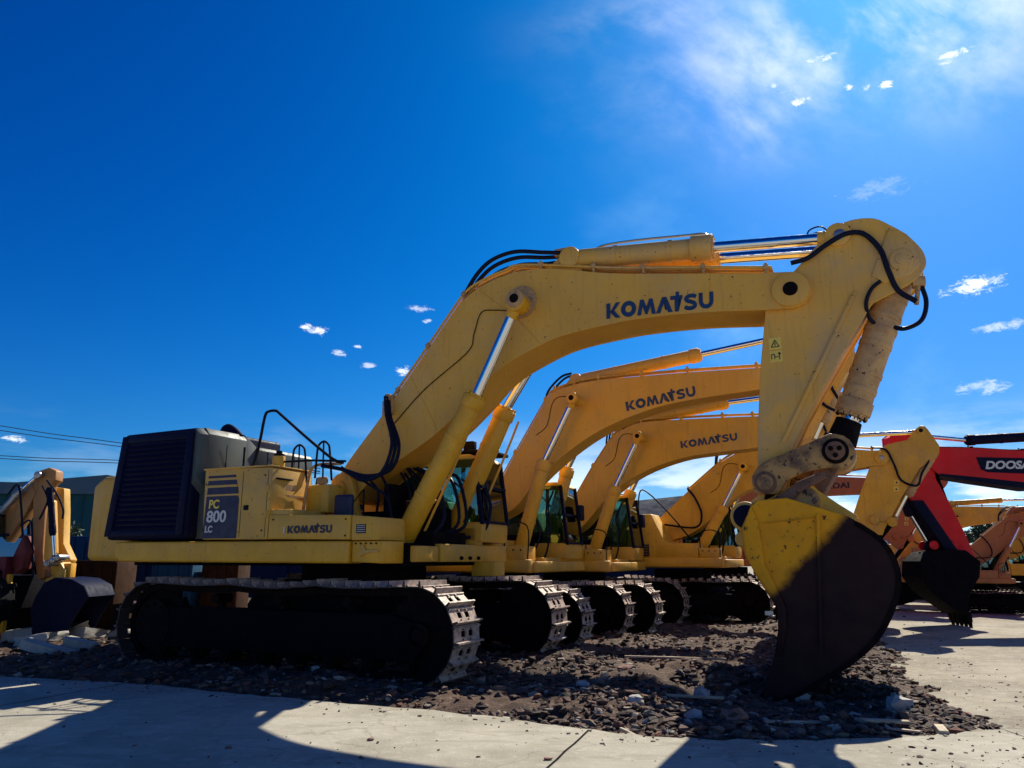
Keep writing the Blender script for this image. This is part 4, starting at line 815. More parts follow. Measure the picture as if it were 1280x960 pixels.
    bo = plated(m, 'boom', o_, hw, bm_, .015, .02)
    boss(bo, *ap, -.34, .34, .17, bm_, inner='steel', k=.4)
    cp = g('cp'); cb_ = g('cb', (1.0, z + .42)); cm_ = g('cm'); 
    boss(bo, *cp, -.80, .80, .11, bm_, inner='dark_steel', k=.5)
    if not g('bare'): hose(bo, [(p[0], -.315, p[1]) for p in ((cp[0] - 1.0, cp[1] - .65), (cp[0] - .75, cp[1] - .45), (cp[0] - .6, cp[1] + .05), (cp[0] - .35, cp[1] + .15), cp)], .007, 'dark_steel', 'grease_line')
    for yy in (-.68, .68): ram(m, (cb_[0], yy, cb_[1]), (cm_[0], yy, cm_[1]), (cp[0], yy, cp[1]), .145, .065, g('cylm', pm), bolts=False)
    s0, s1, s2 = g('s0'), g('s1'), g('s2')
    b = BM(); prism(b, [(s0[0] - .38, s0[1] - .22), (s0[0] - .06, s0[1] + .1)] + arc(*s0, .1, 110, -10, 5) + [(s0[0] + .25, s0[1] - .22)], -.14, .14); obj('cylinder_lug', b, bm_, bo, .008)
    ram(m, (s0[0], 0, s0[1]), (s1[0], 0, s1[1]), (s2[0], 0, s2[1]), .135, .06, g('scm', bm_), bolts=False)
    tp = [(p[0], p[1] + .07) for p in top[1:]]
    pipes(m, tp, 3, .016, -.26, .08, bm_ if bm_ != 'red_paint' else 'black_rubber', [tp[k] for k in range(0, len(tp))], bm_ if bm_ != 'red_paint' else 'black_rubber')
    t0 = tp[0]
    for k in range(2):
        hose(m, [(t0[0], -.3 - .05 * k, t0[1]), (t0[0] + .22, -.38 - .05 * k, t0[1] - .3), (t0[0] + .38, -.45 - .04 * k, t0[1] - .75), (t0[0] + .2, -.5, t0[1] - 1.1), (fp[0] + .1, -.45, fp[1] + .25)], .028)
        hose(m, [(s0[0] - .1, -.1 + .2 * k, s0[1] + .16), (s0[0] - .35, -.1 + .2 * k, s0[1] + .1), (s0[0] - .65, -.12 + .2 * k, s0[1] - .2), (s0[0] - .72, -.14 + .2 * k, s0[1] - .55)], .026)
    dx, dz = g('sd', (0, 0))
    st = [(x + dx, zz_ + dz) for x, zz_ in g('stick')]
    sk_ = plated(m, 'stick', st, .24, sm_, .02, .02)
    boss(sk_, s2[0], s2[1], -.27, .27, .10, sm_, inner='dark_steel', k=.5)
    bc0, bc1, bc2 = [(p[0] + dx, p[1] + dz) for p in g('bc')]
    ram(m, (bc0[0], 0, bc0[1]), (bc1[0], 0, bc1[1]), (bc2[0], 0, bc2[1]), .13, .06, g('bcm', 'worn_paint'), bolts=False)
    hose(m, [(ap[0] - .2, -.32, ap[1] + .28), (ap[0] + .12, -.34, ap[1] + .2), (ap[0] + .28, -.34, ap[1] - .2), (ap[0] + .4, -.32, ap[1] - .6), (ap[0] + .75, -.30, ap[1] - .75), (bc0[0] - .3, -.28, bc0[1] - .5), (bc0[0] - .05, -.2, bc0[1] - .1)], .028)
    for i_, yy in enumerate((-.30, .26)):
        b = BM(); l0, l1 = [(p[0] + dx, p[1] + dz) for p in g('lk')]; hexa(b, [(q[0] + i * .08, yy + .02 + j * .02, q[1]) for q in (l0, l1) for j in (-1, 1) for i in (-1, 1)]); pin(b, *l0, yy, yy + .04, .12); pin(b, *l1, yy, yy + .04, .12); obj('rocker_link', b, sm_, m, .01)
    b = BM(); p_, q_ = bc2, (g('bp')[0] + dx, g('bp')[1] + dz); hexa(b, [(q[0] + i * .08, j * .14, q[1]) for q in (q_, p_) for j in (-1, 1) for i in (-1, 1)]); obj('bucket_link', b, 'dark_steel', m, .01)
    bs = [(x + dx, max(zz_ + dz, .16)) for x, zz_ in g('bucket')]
    bucket(m, bs, g('lip', (1, 5)), g('bhw', .62), g('bkm', 'mud_steel'), 'end', g('td', (-.25, 0, -1)))
    if g('txt'):
        tx, tz, th, tw, tr = g('txt'); komatsu(bo, tx, tz, th, tw, -hw - .004, tr)
    sx0, sz0 = g('skp', (5.78 + dx, 3.2 + dz))
    for e in (0, .17):
        b = BM(); box(b, sx0 - e * .15, sx0 - e * .15 + .12, -.247, -.241, sz0 - e, sz0 - e + .12); ws = obj('warning_sticker', b, 'sticker', sk_)
        b = BM(); prism(b, [(sx0 - e * .15 + .03, sz0 - e + .03), (sx0 - e * .15 + .09, sz0 - e + .03), (sx0 - e * .15 + .06, sz0 - e + .09)], -.250, -.247); obj('warning_symbol', b, 'black_print', ws)
    return m
STK = [(5.60, 1.98), (5.16, 2.62), (5.06, 2.98), (5.50, 3.76), (5.80, 4.30), (6.10, 4.62), (6.36, 4.86), (6.56, 5.16), (6.72, 5.26), (6.90, 5.24), (7.20, 5.16), (7.42, 4.78), (7.34, 4.36), (6.9, 3.7), (6.2, 2.66), (5.84, 2.05), (5.72, 1.92)]
STK = [(5.66, 1.95), (5.40, 2.45), (5.60, 3.2), (5.86, 4.0), (6.02, 4.44), (6.30, 4.78), (6.50, 5.08), (6.60, 5.24), (6.74, 5.30), (6.92, 5.22), (7.28, 5.02), (7.36, 4.80), (7.30, 4.50), (6.88, 3.85), (6.3, 2.85), (5.98, 2.2), (5.86, 1.95), (5.74, 1.88)]
BKT = [(5.9, 2.1), (5.62, 1.9), (5.66, 1.4), (5.82, 1.0), (5.80, .6), (5.72, .20), (5.9, .12), (6.3, .25), (6.7, .6), (6.88, 1.0), (6.85, 1.4), (6.6, 1.75), (6.3, 1.95)]
base = dict(stick=STK, bucket=BKT, lip=(1, 5), bc=((7.16, 4.72), (6.66, 3.5), (6.42, 3.0)), lk=((5.95, 2.55), (6.42, 3.0)), bp=(6.25, 1.95))
GR = 'yellow excavators parked in a row'
k2 = dict(base, group=GR, foot=(-.45, 2.55), top=[(-.55, 2.78), (.0, 3.0), (.55, 3.88), (1.28, 5.0), (1.50, 5.22), (1.95, 5.33), (2.5, 5.38), (3.44, 5.37), (4.4, 5.35), (5.75, 5.30), (6.3, 5.27)],
          bot=[(-.3, 2.38), (.52, 2.72), (1.08, 3.32), (1.8, 3.88), (2.54, 4.30), (3.41, 4.60), (4.24, 4.76), (5.65, 4.86), (6.4, 4.90)], ap=(6.5, 5.08), cp=(2.08, 4.94), cm=(1.42, 3.66), cb=(.86, 1.82),
          s0=(1.94, 5.48), s1=(4.62, 5.77), s2=(6.85, 6.02), sd=(.17, .72), txt=(3.12, 4.655, .20, 1.46, R(8.)), bm='boom_paint', sm='stick_paint', z=1.42)
small('excavator', 'second yellow excavator in the row, its boom directly beneath the largest boom', (-.32, 17.23, 0), TH, k2)
k3 = dict(base, group=GR, foot=(-.45, 2.45), top=[(-.6, 2.62), (-.1, 2.85), (.69, 4.07), (1.28, 4.86), (1.51, 5.04), (2.07, 5.22), (3.13, 5.22), (4.2, 5.19), (4.94, 5.16), (6.2, 5.10)],
          bot=[(-.3, 2.25), (.32, 2.48), (1.12, 3.29), (2.02, 3.86), (3.08, 4.2), (4.0, 4.30), (4.88, 4.36), (6.3, 4.5)], ap=(6.35, 4.80), cp=(2.11, 4.78), cm=(1.45, 3.50), cb=(.80, 1.80),
          s0=(1.8, 5.30), s1=(4.3, 5.62), s2=(6.68, 5.75), sd=(.02, .44), txt=(3.12, 4.46, .19, 1.44, R(5.)), bm='yellow_paint', sm='stick_paint', z=1.38)
def scaled(c, s_):
    f = lambda p: (p[0] * s_, 1.65 + s_ * (p[1] - 1.65)); o = dict(c)
    for k in ('foot', 'ap', 'cp', 'cm', 'cb', 's0', 's1', 's2', 'bp'):
        if k in c: o[k] = f(c[k])
    for k in ('top', 'bot', 'stick', 'bucket', 'bc', 'lk'): o[k] = [f(p) for p in c[k]]
    o['z'] = 1.65 + s_ * (c['z'] - 1.65); o['sd'] = tuple(v * s_ for v in c.get('sd', (0, 0)))
    if c.get('txt'): t = c['txt']; p = f(t[:2]); o['txt'] = (*p, t[2] * s_, t[3] * s_, t[4])
    return o
k3 = scaled(k3, .955)
small('excavator', 'third yellow excavator in the row, its lettered boom just below the second boom', (1.68 * .955, 21.33 * .955, 0), TH, k3)
S4 = [(5.57, 4.24), (5.27, 3.54), (5.01, 2.9), (5.06, 2.76), (5.27, 2.62), (5.58, 2.33), (5.72, 2.33), (5.79, 2.5), (6.32, 3.39), (6.84, 4.15), (7.22, 4.38), (7.36, 4.56), (7.38, 4.75), (7.15, 5.22), (7.08, 5.32), (6.96, 5.34), (6.84, 5.24), (6.61, 4.96), (6.27, 4.90), (6.02, 4.84), (5.72, 4.6)]
k4 = dict(base, group=GR, bucket=[(x - .85, min(z_, 1.7)) for x, z_ in BKT], bp=(5.35, 1.9), foot=(-.49, 2.45), top=[(-.66, 2.85), (.37, 3.74), (1.4, 4.56), (1.9, 4.84), (2.26, 4.93), (3.42, 4.88), (4.2, 4.84), (5.05, 4.78), (5.68, 4.70)],
          bot=[(-.3, 2.22), (.55, 2.52), (1.82, 3.52), (2.6, 3.82), (3.34, 3.96), (4.12, 4.05), (5.0, 4.18), (5.66, 4.26)], ap=(5.90, 4.48), cp=(2.15, 4.37), cm=(1.5, 3.2), cb=(.60, 1.72),
          s0=(2.0, 5.12), s1=(4.4, 5.22), s2=(6.97, 5.20), z=1.45, stick=S4, skp=(5.66, 3.55), bc=((7.2, 4.55), (6.45, 3.45), (6.0, 2.68)), lk=((5.55, 2.75), (6.0, 2.68)))


small('excavator', 'fourth yellow excavator in the row, its stick rising just right of the large bucket', (5.29 * .92, 24.53 * .92, 0), TH, scaled(k4, .92))
# orange machine behind the fourth one
k5 = dict(k4, group=None, top=[(-.6, 3.05), (-.3, 3.5), (.13, 3.95), (.75, 4.55), (1.2, 4.78), (1.77, 4.82), (2.89, 4.70), (3.7, 4.63), (5.16, 4.52), (5.9, 4.48)], bot=[(-.2, 2.0), (.62, 2.5), (1.23, 3.1), (1.7, 3.5), (2.26, 3.78), (2.82, 3.88), (3.65, 3.94), (5.9, 3.98)], ap=(6.25, 4.22), sd=(.32, -.3), s2=(7.2, 4.86), s1=(4.5, 5.0), s0=(1.9, 4.98), foot=(-.45, 2.3), pm='orange_paint', bm='orange_paint', sm='orange_paint', cylm='orange_paint', txt=None, shoes=True, skp=(6.2, 3.0))
m5 = small('excavator', 'orange excavator standing behind the fourth yellow one, dark maker name on its boom', (8.0, 29.6, 0), -R(20), k5)
text('maker_name', 'HYUNDAI', 'black_print', [c for c in m5.children if c.name.startswith('boom') and 'bracket' not in c.name][0], 3.0, 4.15, .21, -.305, R(1), width=1.52, bold=.03)
# red machine facing the other way
k6 = dict(base, skp=(7.75, 2.9), cat='excavator', pm='red_paint', bm='red_paint', sm='red_paint', cylm='dark_paint', scm='dark_paint', bcm='dark_paint', foot=(-.45, 2.4),
          top=[(-.6, 2.7), (.4, 3.7), (1.3, 4.55), (2.2, 4.75), (3.4, 4.5), (4.9, 4.34), (6.2, 4.40), (7.25, 4.42)], bot=[(-.3, 2.2), (.5, 2.5), (1.6, 3.4), (2.8, 3.55), (4.0, 3.42), (5.05, 3.38), (6.3, 3.56), (7.3, 3.72)],
          ap=(7.62, 4.15), cp=(2.1, 4.1), cm=(1.5, 3.1), cb=(.8, 1.7), s0=(3.2, 4.82), s1=(6.35, 4.64), s2=(7.9, 4.78), z=1.35,
          stick=[(6.62, 1.62), (6.80, 2.2), (7.10, 3.0), (7.38, 3.62), (7.42, 4.2), (7.55, 4.72), (7.72, 4.88), (8.2, 4.86), (8.42, 4.7), (8.42, 4.2), (8.20, 3.4), (7.65, 2.35), (7.05, 1.45), (6.80, 1.38)],
          bc=((8.36, 3.95), (8.0, 2.75), (7.62, 1.95)), lk=((7.15, 2.0), (7.65, 2.0)), bp=(7.3, 1.7), sd=(0, 0), darkhood=False, bkm='mud_steel', bhw=.46,
          bucket=[(7.0, 1.88), (6.68, 1.62), (6.75, 1.25), (6.98, .95), (7.12, .62), (7.10, .34), (7.28, .42), (7.60, .62), (7.95, .90), (8.18, 1.25), (8.12, 1.62), (7.85, 1.84), (7.4, 1.90)], lip=(1, 5), td=(-.15, 0, -1))
k6 = dict(scaled(k6, 1.075), z=1.35)
m6 = small('excavator', 'red excavator with dark bucket on the ground, its boom coming in from the right', (18 * 1.075, 19.5 * 1.075, 0), math.pi, k6)
bo6 = [c for c in m6.children if c.name.startswith('boom') and 'bracket' not in c.name][0]
b = BM(); SC = lambda p: (p[0] * 1.075, 1.65 + 1.075 * (p[1] - 1.65)); prism(b, [SC(p) for p in [(6.34, 4.17), (6.26, 3.86), (6.1, 3.79), (3.9, 3.70), (3.9, 4.12)]], .302, .309); obj('name_panel', b, 'dark_paint', bo6)
text('maker_name', 'DOOSAN', 'white_print', bo6, 6.15 * 1.075, 4.03, .225, .314, R(.5), width=1.5, flip=True, bold=.04, shear=.25)
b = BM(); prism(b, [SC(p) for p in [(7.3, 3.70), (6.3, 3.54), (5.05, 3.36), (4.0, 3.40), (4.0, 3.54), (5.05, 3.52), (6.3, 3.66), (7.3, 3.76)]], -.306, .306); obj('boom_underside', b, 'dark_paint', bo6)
b = BM(); hexa(b, [(q[0] + i * .16, j * .34, q[1]) for q in ((7.70, 1.72), (8.55, 3.2)) for j in (-1, 1) for i in (-1, 1)]); obj('cylinder_guard', b, 'dark_paint', m6, .02)
# distant machines on the right
far = dict(k4, group='brown and yellow excavators at the far right', pm='tan_paint', bm='tan_paint', sm='tan_paint', cylm='tan_paint', darkhood=False, uc=(-2.2, 2.2, 1.0, 2.5, .55, .2))
small('excavator', 'brownish excavator at the right edge behind the red one, boom curving up over its cab', (15.4, 26.2, 0), TH, far, .64)
far2 = dict(far, pm='old_paint', bm='old_paint', sm='old_paint', shoes=False)
small('excavator', 'dull yellow excavator far back between the red stick and the brownish one', (18, 35, 0), TH, far2, .8)
small('excavator', 'farthest dull yellow excavator, seen low beyond the brownish one', (20.8, 33, 0), TH, far2, .72)
small('excavator', 'dull yellow excavator packed close behind the brownish one at the right edge', (17.4, 29.5, 0), -R(32), dict(far2, pm='yellow_paint', bm='yellow_paint', sm='yellow_paint'), .66)
small('excavator', 'dull yellow excavator showing low between the largest bucket and the red stick', (12.0, 31.5, 0), -R(15), dict(far2), .60)
# ================================================================= backhoe loader at the left
bk = thing('backhoe_loader', 'orange backhoe loader at the left edge with folded arm and dark bucket', 'backhoe', (-9.6, 16.2, 0), 0)
def X(u): return (u - 640) / 960 * 16.2 + 9.6
def Z(v): return 1.65 + (700 - v) / 960 * 16.2 * 1.0
def P2(*uv): return [(X(u), Z(v)) for u, v in uv]
b = BM(); prism(b, P2((-30, 705), (-30, 690), (0, 660), (30, 632), (48, 608), (54, 620), (44, 648), (20, 690), (2, 728), (-20, 740)), -.16, .16); obj('boom', b, 'tan_paint', bk, .02)
b = BM(); prism(b, P2((48, 600), (54, 592), (66, 588), (75, 592), (76, 604), (70, 610), (68, 640), (72, 690), (78, 720), (70, 724), (60, 690), (54, 650), (50, 620)), -.14, .14); obj('stick', b, 'tan_paint', bk, .02)
b = BM(); prism(b, P2((62, 610), (76, 612), (80, 640), (84, 680), (96, 700), (88, 716), (74, 690), (68, 650)), .2, .45); obj('stick_guard', b, 'old_paint', bk, .02)
b = BM(); prism(b, P2((76, 626), (84, 630), (94, 692), (86, 700), (80, 700)), -.32, -.2); obj('arm_plate', b, 'boom_paint', bk, .02)
ram(bk, (X(10), -.25, Z(655)), (X(40), -.25, Z(616)), (X(58), -.25, Z(598)), .07, .035, 'steel', bolts=False)
ram(bk, (X(82), -.45, Z(618)), (X(92), -.45, Z(670)), (X(98), -.45, Z(700)), .06, .03, 'dark_paint', bolts=False)
hose(bk, [(X(78), -.5, Z(606)), (X(92), -.5, Z(622)), (X(102), -.5, Z(640)), (X(103), -.5, Z(652))], .022); hose(bk, [(X(70), -.4, Z(612)), (X(82), -.5, Z(628)), (X(80), -.5, Z(640)), (X(72), -.4, Z(652))], .02)
hose(bk, [(X(30), -.4, Z(622)), (X(44), -.5, Z(612)), (X(52), -.5, Z(640)), (X(56), -.4, Z(680))], .022); hose(bk, [(X(52), -.45, Z(660)), (X(66), -.5, Z(656)), (X(72), -.45, Z(700)), (X(74), -.4, Z(720))], .02)
for u, v in ((98, 700), (92, 704), (104, 697)): boss(bk, X(u), Z(v), -.55, -.2, .06, 'steel')
b = BM(); prism(b, P2((86, 710), (96, 702), (104, 712), (104, 726), (92, 730)), -.2, .2); prism(b, P2((82, 722), (92, 718), (88, 740), (84, 742)), -.22, -.1); obj('bucket_link', b, 'old_paint', bk, .015)
bside = P2((84, 742), (92, 726), (104, 720), (124, 722), (140, 730), (146, 742)) + P2((140, 752), (132, 766), (126, 780), (120, 794), (96, 798), (86, 780), (80, 758))
bucket(bk, bside, (5, 9), .5, 'dark_paint', 'end', (.6, 0, -1))
b = BM(); pin(b, X(14), .86, -1.1, -.6, .86, 30); pin(b, X(14), .86, -1.13, -.58, .42, 24); obj('wheel', b, 'tyre', bk, .06, 3)
for a in range(18):
    b = BM(); A = 2 * math.pi * a / 18; c, s = math.cos(A), math.sin(A); hexa(b, [(X(14) + c * r_ - s * t_, y, .86 + s * r_ + c * t_) for r_ in (.84, .90) for y in (-1.1, -.62) for t_ in (-.04, .04)]); obj('tread_lug', b, 'tyre', bk)
b = BM(); pin(b, X(14), .86, .6, 1.1, .86, 30); obj('wheel', b, 'tyre', bk, .06, 3)
b = BM(); prism(b, arc(X(14), .86, 1.0, 175, 75, 12) + [(X(46), Z(712)), (X(46), Z(716)), (X(30), Z(714))] + arc(X(14), .86, .96, 78, 175, 12), -1.15, -.6); obj('fender', b, 'steel', bk)
b = BM(); box(b, X(41), X(58), -.9, -.6, Z(722), Z(696)); prism(b, P2((56, 700), (66, 672), (72, 690), (70, 710), (62, 716)), -.7, -.4); obj('stabilizer_head', b, 'red_rust', bk, .01)
b = BM(); box(b, X(48), X(56), -.85, -.65, 0.12, Z(722)); obj('stabilizer_leg', b, 'orange_paint', bk, .01)
b = BM(); box(b, X(56), X(61), -.82, -.68, .3, Z(716)); obj('leg_slide', b, 'skirt_paint', bk, .01)
b = BM(); box(b, X(44), X(66), -.95, -.55, .0, .10); obj('stabilizer_foot', b, 'dark_steel', bk, .02)
b = BM(); box(b, X(98), X(107), -.1, .1, Z(722), Z(704)); obj('slide_block', b, 'skirt_paint', bk, .01)
b = BM(); box(b, -3.5, X(60), -.5, .5, .7, 1.35); obj('chassis', b, 'mud_steel', bk, .03)
cab(bk, -2.6, X(30), -.65, .65, 1.2, 2.6, 'dark_paint')
# ---- wheel loader and tanks glimpsed behind the largest machine
def crate(name, label, cat, x, y, sx_, sy_, sz_, m, z0=0, rz=0, ribs=4, group=None):
    t = thing(name, label, cat, (x, y, z0), rz, group)
    b = BM(); box(b, -sx_ / 2, sx_ / 2, -sy_ / 2, sy_ / 2, .08, sz_); obj('shell', b, m, t, .03)
    for k in range(ribs):
        b = BM(); xx = -sx_ / 2 + sx_ * (k + .5) / ribs; box(b, xx - .03, xx + .03, -sy_ / 2 - .03, -sy_ / 2, .12, sz_ - .04); obj('rib', b, m, t)
    for k in (-1, 1):
        b = BM(); box(b, k * sx_ * .35 - .06, k * sx_ * .35 + .06, -sy_ / 2 + .05, sy_ / 2 - .05, 0, .08); obj('skid', b, 'dark_steel', t)
    b = BM(); box(b, -sx_ / 2 + .03, sx_ / 2 - .03, -sy_ / 2 + .03, sy_ / 2 - .03, sz_, sz_ + .04); obj('lid', b, m, t, .01)
    return t
crate('steel_container', 'blue steel container seen through the gap under the largest machine', 'container', -8.2, 19.5, 1.0, .9, 1.6, 'blue_box')
crate('generator_box', 'orange machine box seen beneath the radiator housing, left of the blue container', 'machine box', -9.75, 19.0, 1.0, 1.0, 1.6, 'rust_brown')
crate('generator_box', 'orange machine box seen beneath the yellow side skirt, right of the blue container', 'machine box', -7.15, 19.8, .9, .9, 1.55, 'rust_brown')
crate('tool_cabin', 'bright blue cabin standing behind the backhoe arm', 'cabin', -11.2, 20.5, 1.6, 1.4, 2.2, 'blue_box', ribs=6)
crate('tool_cabin', 'bright blue cabin at the left edge behind the backhoe boom', 'cabin', -13.6, 20.2, 1.9, 1.4, 2.3, 'blue_box', ribs=6)
yw = thing('gap_backdrop', 'low dark wall added to darken the gaps under the row of machines', 'wall', (0, 33.5, 0))  # added backdrop, turns the bright gaps beneath the machines dark
b = BM(); box(b, -22, 3.5, 0, .25, 0, 1.66); obj('wall_face', b, 'dark_roof', yw, .02)
b = BM(); box(b, -22, 3.5, -.06, .31, 1.66, 1.74); obj('coping', b, 'dark_roof', yw, .02)
for k in range(9): b = BM(); box(b, -21.8 + 3 * k, -21.5 + 3 * k, -.10, -.002, 0, 1.66); obj('pier', b, 'dark_roof', yw, .01)
# ================================================================= buildings, trees, wires
wh = thing('warehouse', 'long teal warehouse with dark roof behind the backhoe at the left', 'building', (-32, 55, 0), R(2))
b = BM(); box(b, -14, 9.2, 0, 12, 0, 6.2); obj('wall', b, 'teal_wall', wh)
b = BM(); prism(b, [(-14.4, 6.2), (9.6, 6.2), (9.6, 6.5), (3.2, 7.55), (-3, 7.0), (-14.4, 7.3)], -.5, 12.5); obj('roof', b, 'teal_roof', wh)
for k in range(26):
    b = BM(); box(b, -13.8 + .9 * k, -13.72 + .9 * k, -.06, 0, 0, 6.2); obj('wall_rib', b, 'teal_wall', wh)
for k in range(6):
    x_ = -12 + 3.6 * k; b = BM(); box(b, x_, x_ + 1.6, -.10, -.02, 3.6, 5.2); w_ = obj('window', b, 'dark_paint', wh); b = BM(); box(b, x_ + .9, x_ + 1.5, -.13, -.10, 3.7, 5.1); obj('pane', b, 'pale_wall', w_)
hb = thing('roofed_building', 'building with dark hipped roof behind the third and fourth booms', 'building', (7.6, 47, 0), 0)
b = BM(); box(b, -3, 6, 0, 6, 0, 3.6); obj('wall', b, 'dark_roof', hb)
b = BM(); v = [b.verts.new(p) for p in ((-3.6, -.6, 3.6), (6.6, -.6, 3.6), (6.6, 6.6, 3.6), (-3.6, 6.6, 3.6), (.6, 3, 5.4), (4.4, 3, 5.8))]
for f in ((0, 1, 5, 4), (1, 2, 5), (2, 3, 4, 5), (3, 0, 4), (0, 3, 2, 1)): b.faces.new([v[i] for i in f])
obj('roof', b, 'dark_roof', hb)
for k in range(4):
    b = BM(); box(b, -2.2 + 2 * k, -1.2 + 2 * k, -.06, 0, 1.4, 2.8); obj('window', b, 'teal_wall', hb)
sh = thing('shed', 'low shed with pale ribbed metal roof beyond the dark bucket of the red excavator', 'shed', (17.8, 36, 0), 0)
b = BM(); box(b, -.9, 1.4, 0, 3, 0, 2.2); obj('wall', b, 'pale_wall', sh)
for k in range(5):
    b = BM(); hexa(b, [(x_, -.3 + .5 * k + dy, 2.2 + .13 * k + dz_) for x_ in (-1.1, 1.6) for dy in (0, .49) for dz_ in (0 if dy == 0 else .02, .1)]); obj('roof_sheet', b, 'white_roof', sh)
def leaf_cloud(N, rx, ry, rz_, seed, leaf, lumps=14):
    r = np.random.default_rng(seed); cs = r.normal(0, 1, (lumps, 3)); cs /= np.linalg.norm(cs, axis=1)[:, None]; cs *= r.uniform(.25, .8, (lumps, 1)); cs *= (rx, ry, rz_)
    rad = r.uniform(.25, .5, lumps) * min(rx, rz_); k = r.integers(0, lumps, N); d = r.normal(0, 1, (N, 3)); d /= np.linalg.norm(d, axis=1)[:, None]
    c = cs[k] + d * (rad[k] * r.uniform(.55, 1.05, N))[:, None]
    a = r.normal(0, 1, (N, 3)); a /= np.linalg.norm(a, axis=1)[:, None]; bb = np.cross(a, r.normal(0, 1, (N, 3))); bb /= np.linalg.norm(bb, axis=1)[:, None]; s = leaf * r.uniform(.6, 1.3, (N, 1))
    V_ = np.stack([c - a * s, c + bb * s * .5, c + a * s, c - bb * s * .5], 1).reshape(-1, 3); F_ = np.arange(N * 4).reshape(N, 4); return V_, F_
def tree(x, y, h, w, seed, label, m='leaf', group=None, N=2600, name='tree', leaf=.16):
    t = thing(name, label, name.split('_')[-1], (x, y, 0), random.uniform(0, 6), group)
    b = BM(); cyl(b, (0, 0, 0), (.1, 0, h * .55), .05 * h * .5, 8, .02 * h)
    for k in range(5):
        a = k * 1.3; cyl(b, (.05, 0, h * (.3 + .05 * k)), (math.cos(a) * w * .3, math.sin(a) * w * .3, h * (.6 + .05 * k)), .012 * h, 6, .004 * h)
    obj('trunk', b, 'bark', t)
    V_, F_ = leaf_cloud(N, w * .5, w * .5, h * .36, seed, leaf); V_ = V_ + np.array((0, 0, h * .62)); me = bpy.data.meshes.new('crown'); me.from_pydata(V_.tolist(), [], F_.tolist()); me.materials.append(MAT[m]); link('crown', me, t)
TG = 'trees beyond the far machines'
for i, (u, d, h, w) in enumerate([(1120, 62, 6.2, 6), (1075, 66, 5.6, 6), (1160, 58, 5.0, 6), (1205, 64, 5.2, 6.5), (1258, 60, 5.6, 5), (1300, 62, 5.4, 6), (1030, 60, 5.2, 5), (985, 64, 5.4, 6), (935, 55, 5.0, 6), (890, 52, 4.6, 5), (745, 58, 5.0, 6), (690, 60, 5, 6), (600, 60, 5, 6), (520, 60, 4.8, 6), (440, 62, 4.8, 6), (340, 62, 4.6, 6)]):
    tree((u - 640) / 960 * d, d, h, w, 50 + i, 'green tree in the line beyond the far machines', ['leaf', 'leaf_dark'][i % 2], TG)
for i, (u, d, h, w) in enumerate([(-15, 30, 4.0, 3.4), (20, 31, 3.9, 3.0), (100, 31, 3.3, 2.6)]):
    tree((u - 640) / 960 * d, d, h, w, 90 + i, ['bushy green shrub at the far left edge before the teal warehouse', 'bushy green shrub behind the backhoe boom', 'low green shrub right of the backhoe arm'][i], 'leaf_dark', None, 1800, 'shrub', .1)
ex_ = [('upper thin power line crossing the sky at left', (-30, 531), (145, 556)), ('power line just beneath the upper one at left', (-30, 537), (145, 560.5)), ('third power line from the top at left', (-30, 571), (145, 578)), ('lowest power line at left, just above the warehouse', (-30, 574.5), (145, 581.5))]
for lab, a, c in ex_:
    D = 45; pa = ((a[0] - 640) / 960 * D, (700 - a[1]) / 960 * D + 1.65); pc = ((c[0] - 640) / 960 * D, (700 - c[1]) / 960 * D + 1.65); sl = (pc[1] - pa[1]) / (pc[0] - pa[0])
    x2 = (400 - 640) / 960 * D; x1_ = pa[0] - 10; b = BM(); tube(b, [(x1_, D, pa[1] - sl * 10 + .02), (pa[0], D, pa[1]), ((pa[0] + pc[0]) / 2, D, (pa[1] + pc[1]) / 2 - .05), (pc[0], D, pc[1]), (x2, D, pc[1] + sl * (x2 - pc[0]))], .022, 6, 4)
    o = obj('power_line', b, 'wire'); tag(o, lab, 'power line', 'power lines at left')
up = thing('utility_pole', 'utility pole behind the boom foot of the largest excavator, carrying the power lines', 'pole', ((400 - 640) / 960 * 45, 45.1, 0))
b = BM(); cyl(b, (0, .1, 0), (0, .1, 6.4), .14, 12, .1); obj('shaft', b, 'bark', up)
b = BM(); box(b, -.5, .5, 0, .1, 5.6, 5.7); obj('crossarm', b, 'bark', up)
# ================================================================= debris
CB = 'concrete rubble slabs at left'
for i, (x, y, a, b_, c, rz) in enumerate([(-9.77, 15.76, 0.75, 0.40, 0.22, 0.3), (-8.80, 15.05, 0.85, 0.45, 0.16, -0.4), (-9.12, 16.55, 0.60, 0.40, 0.24, 0.9), (-8.05, 14.04, 0.80, 0.40, 0.14, 0.1), (-8.54, 16.22, 0.60, 0.45, 0.20, 1.2), (-10.65, 17.42, 0.60, 0.35, 0.18, 0.5), (-8.22, 16.55, 0.70, 0.30, 0.12, -0.2), (-7.91, 14.78, 0.50, 0.40, 0.18, 0.2)]):
    chunk(x, y, a, b_, c, 'concrete_chunk', 'concrete_slab', ['leftmost large pale slab, lying before the backhoe wheel', 'longest pale slab in the middle of the heap', 'thick pale slab tipped beside the stabilizer foot', 'thin pale slab at the near edge of the heap', 'square pale slab just left of the backhoe bucket tip', 'pale slab at the back of the heap by the wheel', 'rightmost thin pale slab, beneath the backhoe bucket', 'small pale slab at the right of the near edge'][i], 'rubble', random.uniform(-.35, .35), rz, True, CB)
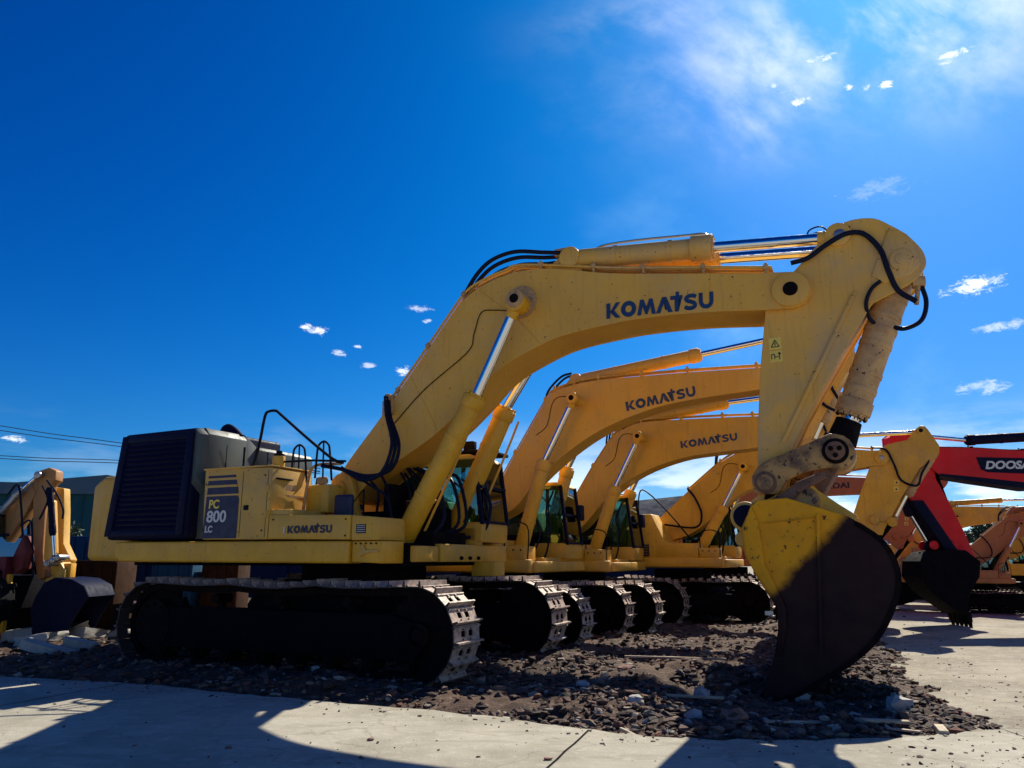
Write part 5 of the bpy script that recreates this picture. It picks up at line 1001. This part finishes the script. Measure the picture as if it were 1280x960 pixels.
def plank(x, y, L, w, t_, rz, tilt, label, name='plank', cat='plank', z=None):
    b = BM(); box(b, -L / 2, L / 2, -w / 2, w / 2, 0, t_); o = obj(name, b, 'plank_wood', None, .004); o.location = (x, y, (z if z is not None else max(rub_h(x, y)[0], -.015)) + .01 + abs(math.sin(tilt)) * L / 2); o.rotation_euler = (0, tilt, rz); tag(o, label, cat)
plank(4.17, 8.02, .34, .085, .07, R(70), 0, 'short pale timber block lying on the yard right of the bucket')
plank(3.75, 8.35, .52, .09, .03, -R(8), .02, 'pale board lying behind the short timber block')
plank(3.0, 8.45, .9, .05, .025, R(12), .05, 'long thin lath lying across the foot of the big bucket')
plank(3.85, 8.18, .35, .05, .02, -R(35), .0, 'thin splintered lath beside the short timber block')
plank(1.12, 8.03, .22, .03, .03, -R(60), .1, 'short stick lying on the road edge below the stones')
plank(2.0, 9.9, 1.1, .04, .03, -R(6), .03, 'long lath on the rubble left of the bucket')
plank(2.6, 12.9, 1.6, .05, .03, -R(3), .02, 'long lath on the reddish rubble before the fourth machine')
SG = 'stones on the rubble around the big bucket'
for i, (x, y, s, lab) in enumerate([(4.35, 9.2, .30, 'large grey stone just right of the bucket back'), (4.95, 8.95, .11, 'small dark stone alone on the yard'), (2.35, 10.1, .26, 'rounded grey stone left of the bucket edge'), (1.9, 8.6, .24, 'dark stone on the rubble edge left of the bucket tip'), (2.25, 8.35, .28, 'dark stone touching the road near the bucket tip'),
                                 (1.35, 9.0, .18, 'pale stone in the rubble before the bucket'), (-.45, 8.75, .14, 'white stone at the road edge beneath the first track'), (-.2, 8.6, .13, 'pale stone at the road edge right of the white one'), (.9, 10.2, .2, 'grey stone on the mound beside the far track'), (3.5, 9.9, .2, 'grey stone directly behind the bucket heel'), (1.6, 11.6, .22, 'brown stone on the reddish mound')]):
    chunk(x, y, s, s * .8, s * .6, 'concrete_chunk' if i % 3 != 1 else 'brick_chunk', 'stone', lab, 'stone', 0, i * .7, False, SG)
for i in range(5):                                # leaves and clods on the road
    x, y = [(-1.3, 7.6), (.3, 6.9), (-.6, 6.5), (1.1, 6.3), (-2.5, 7.3)][i]
    b = BM(); bmesh.ops.create_icosphere(b, subdivisions=1, radius=.03)
    for v in b.verts: v.co = Vector((v.co.x * 1.4, v.co.y, v.co.z * .5)) * random.uniform(.7, 1.2)
    o = obj('clod', b, 'brick_chunk'); o.location = (x, y, .045); tag(o, 'small dark clod lying on the concrete road', 'clod', 'clods on the road')
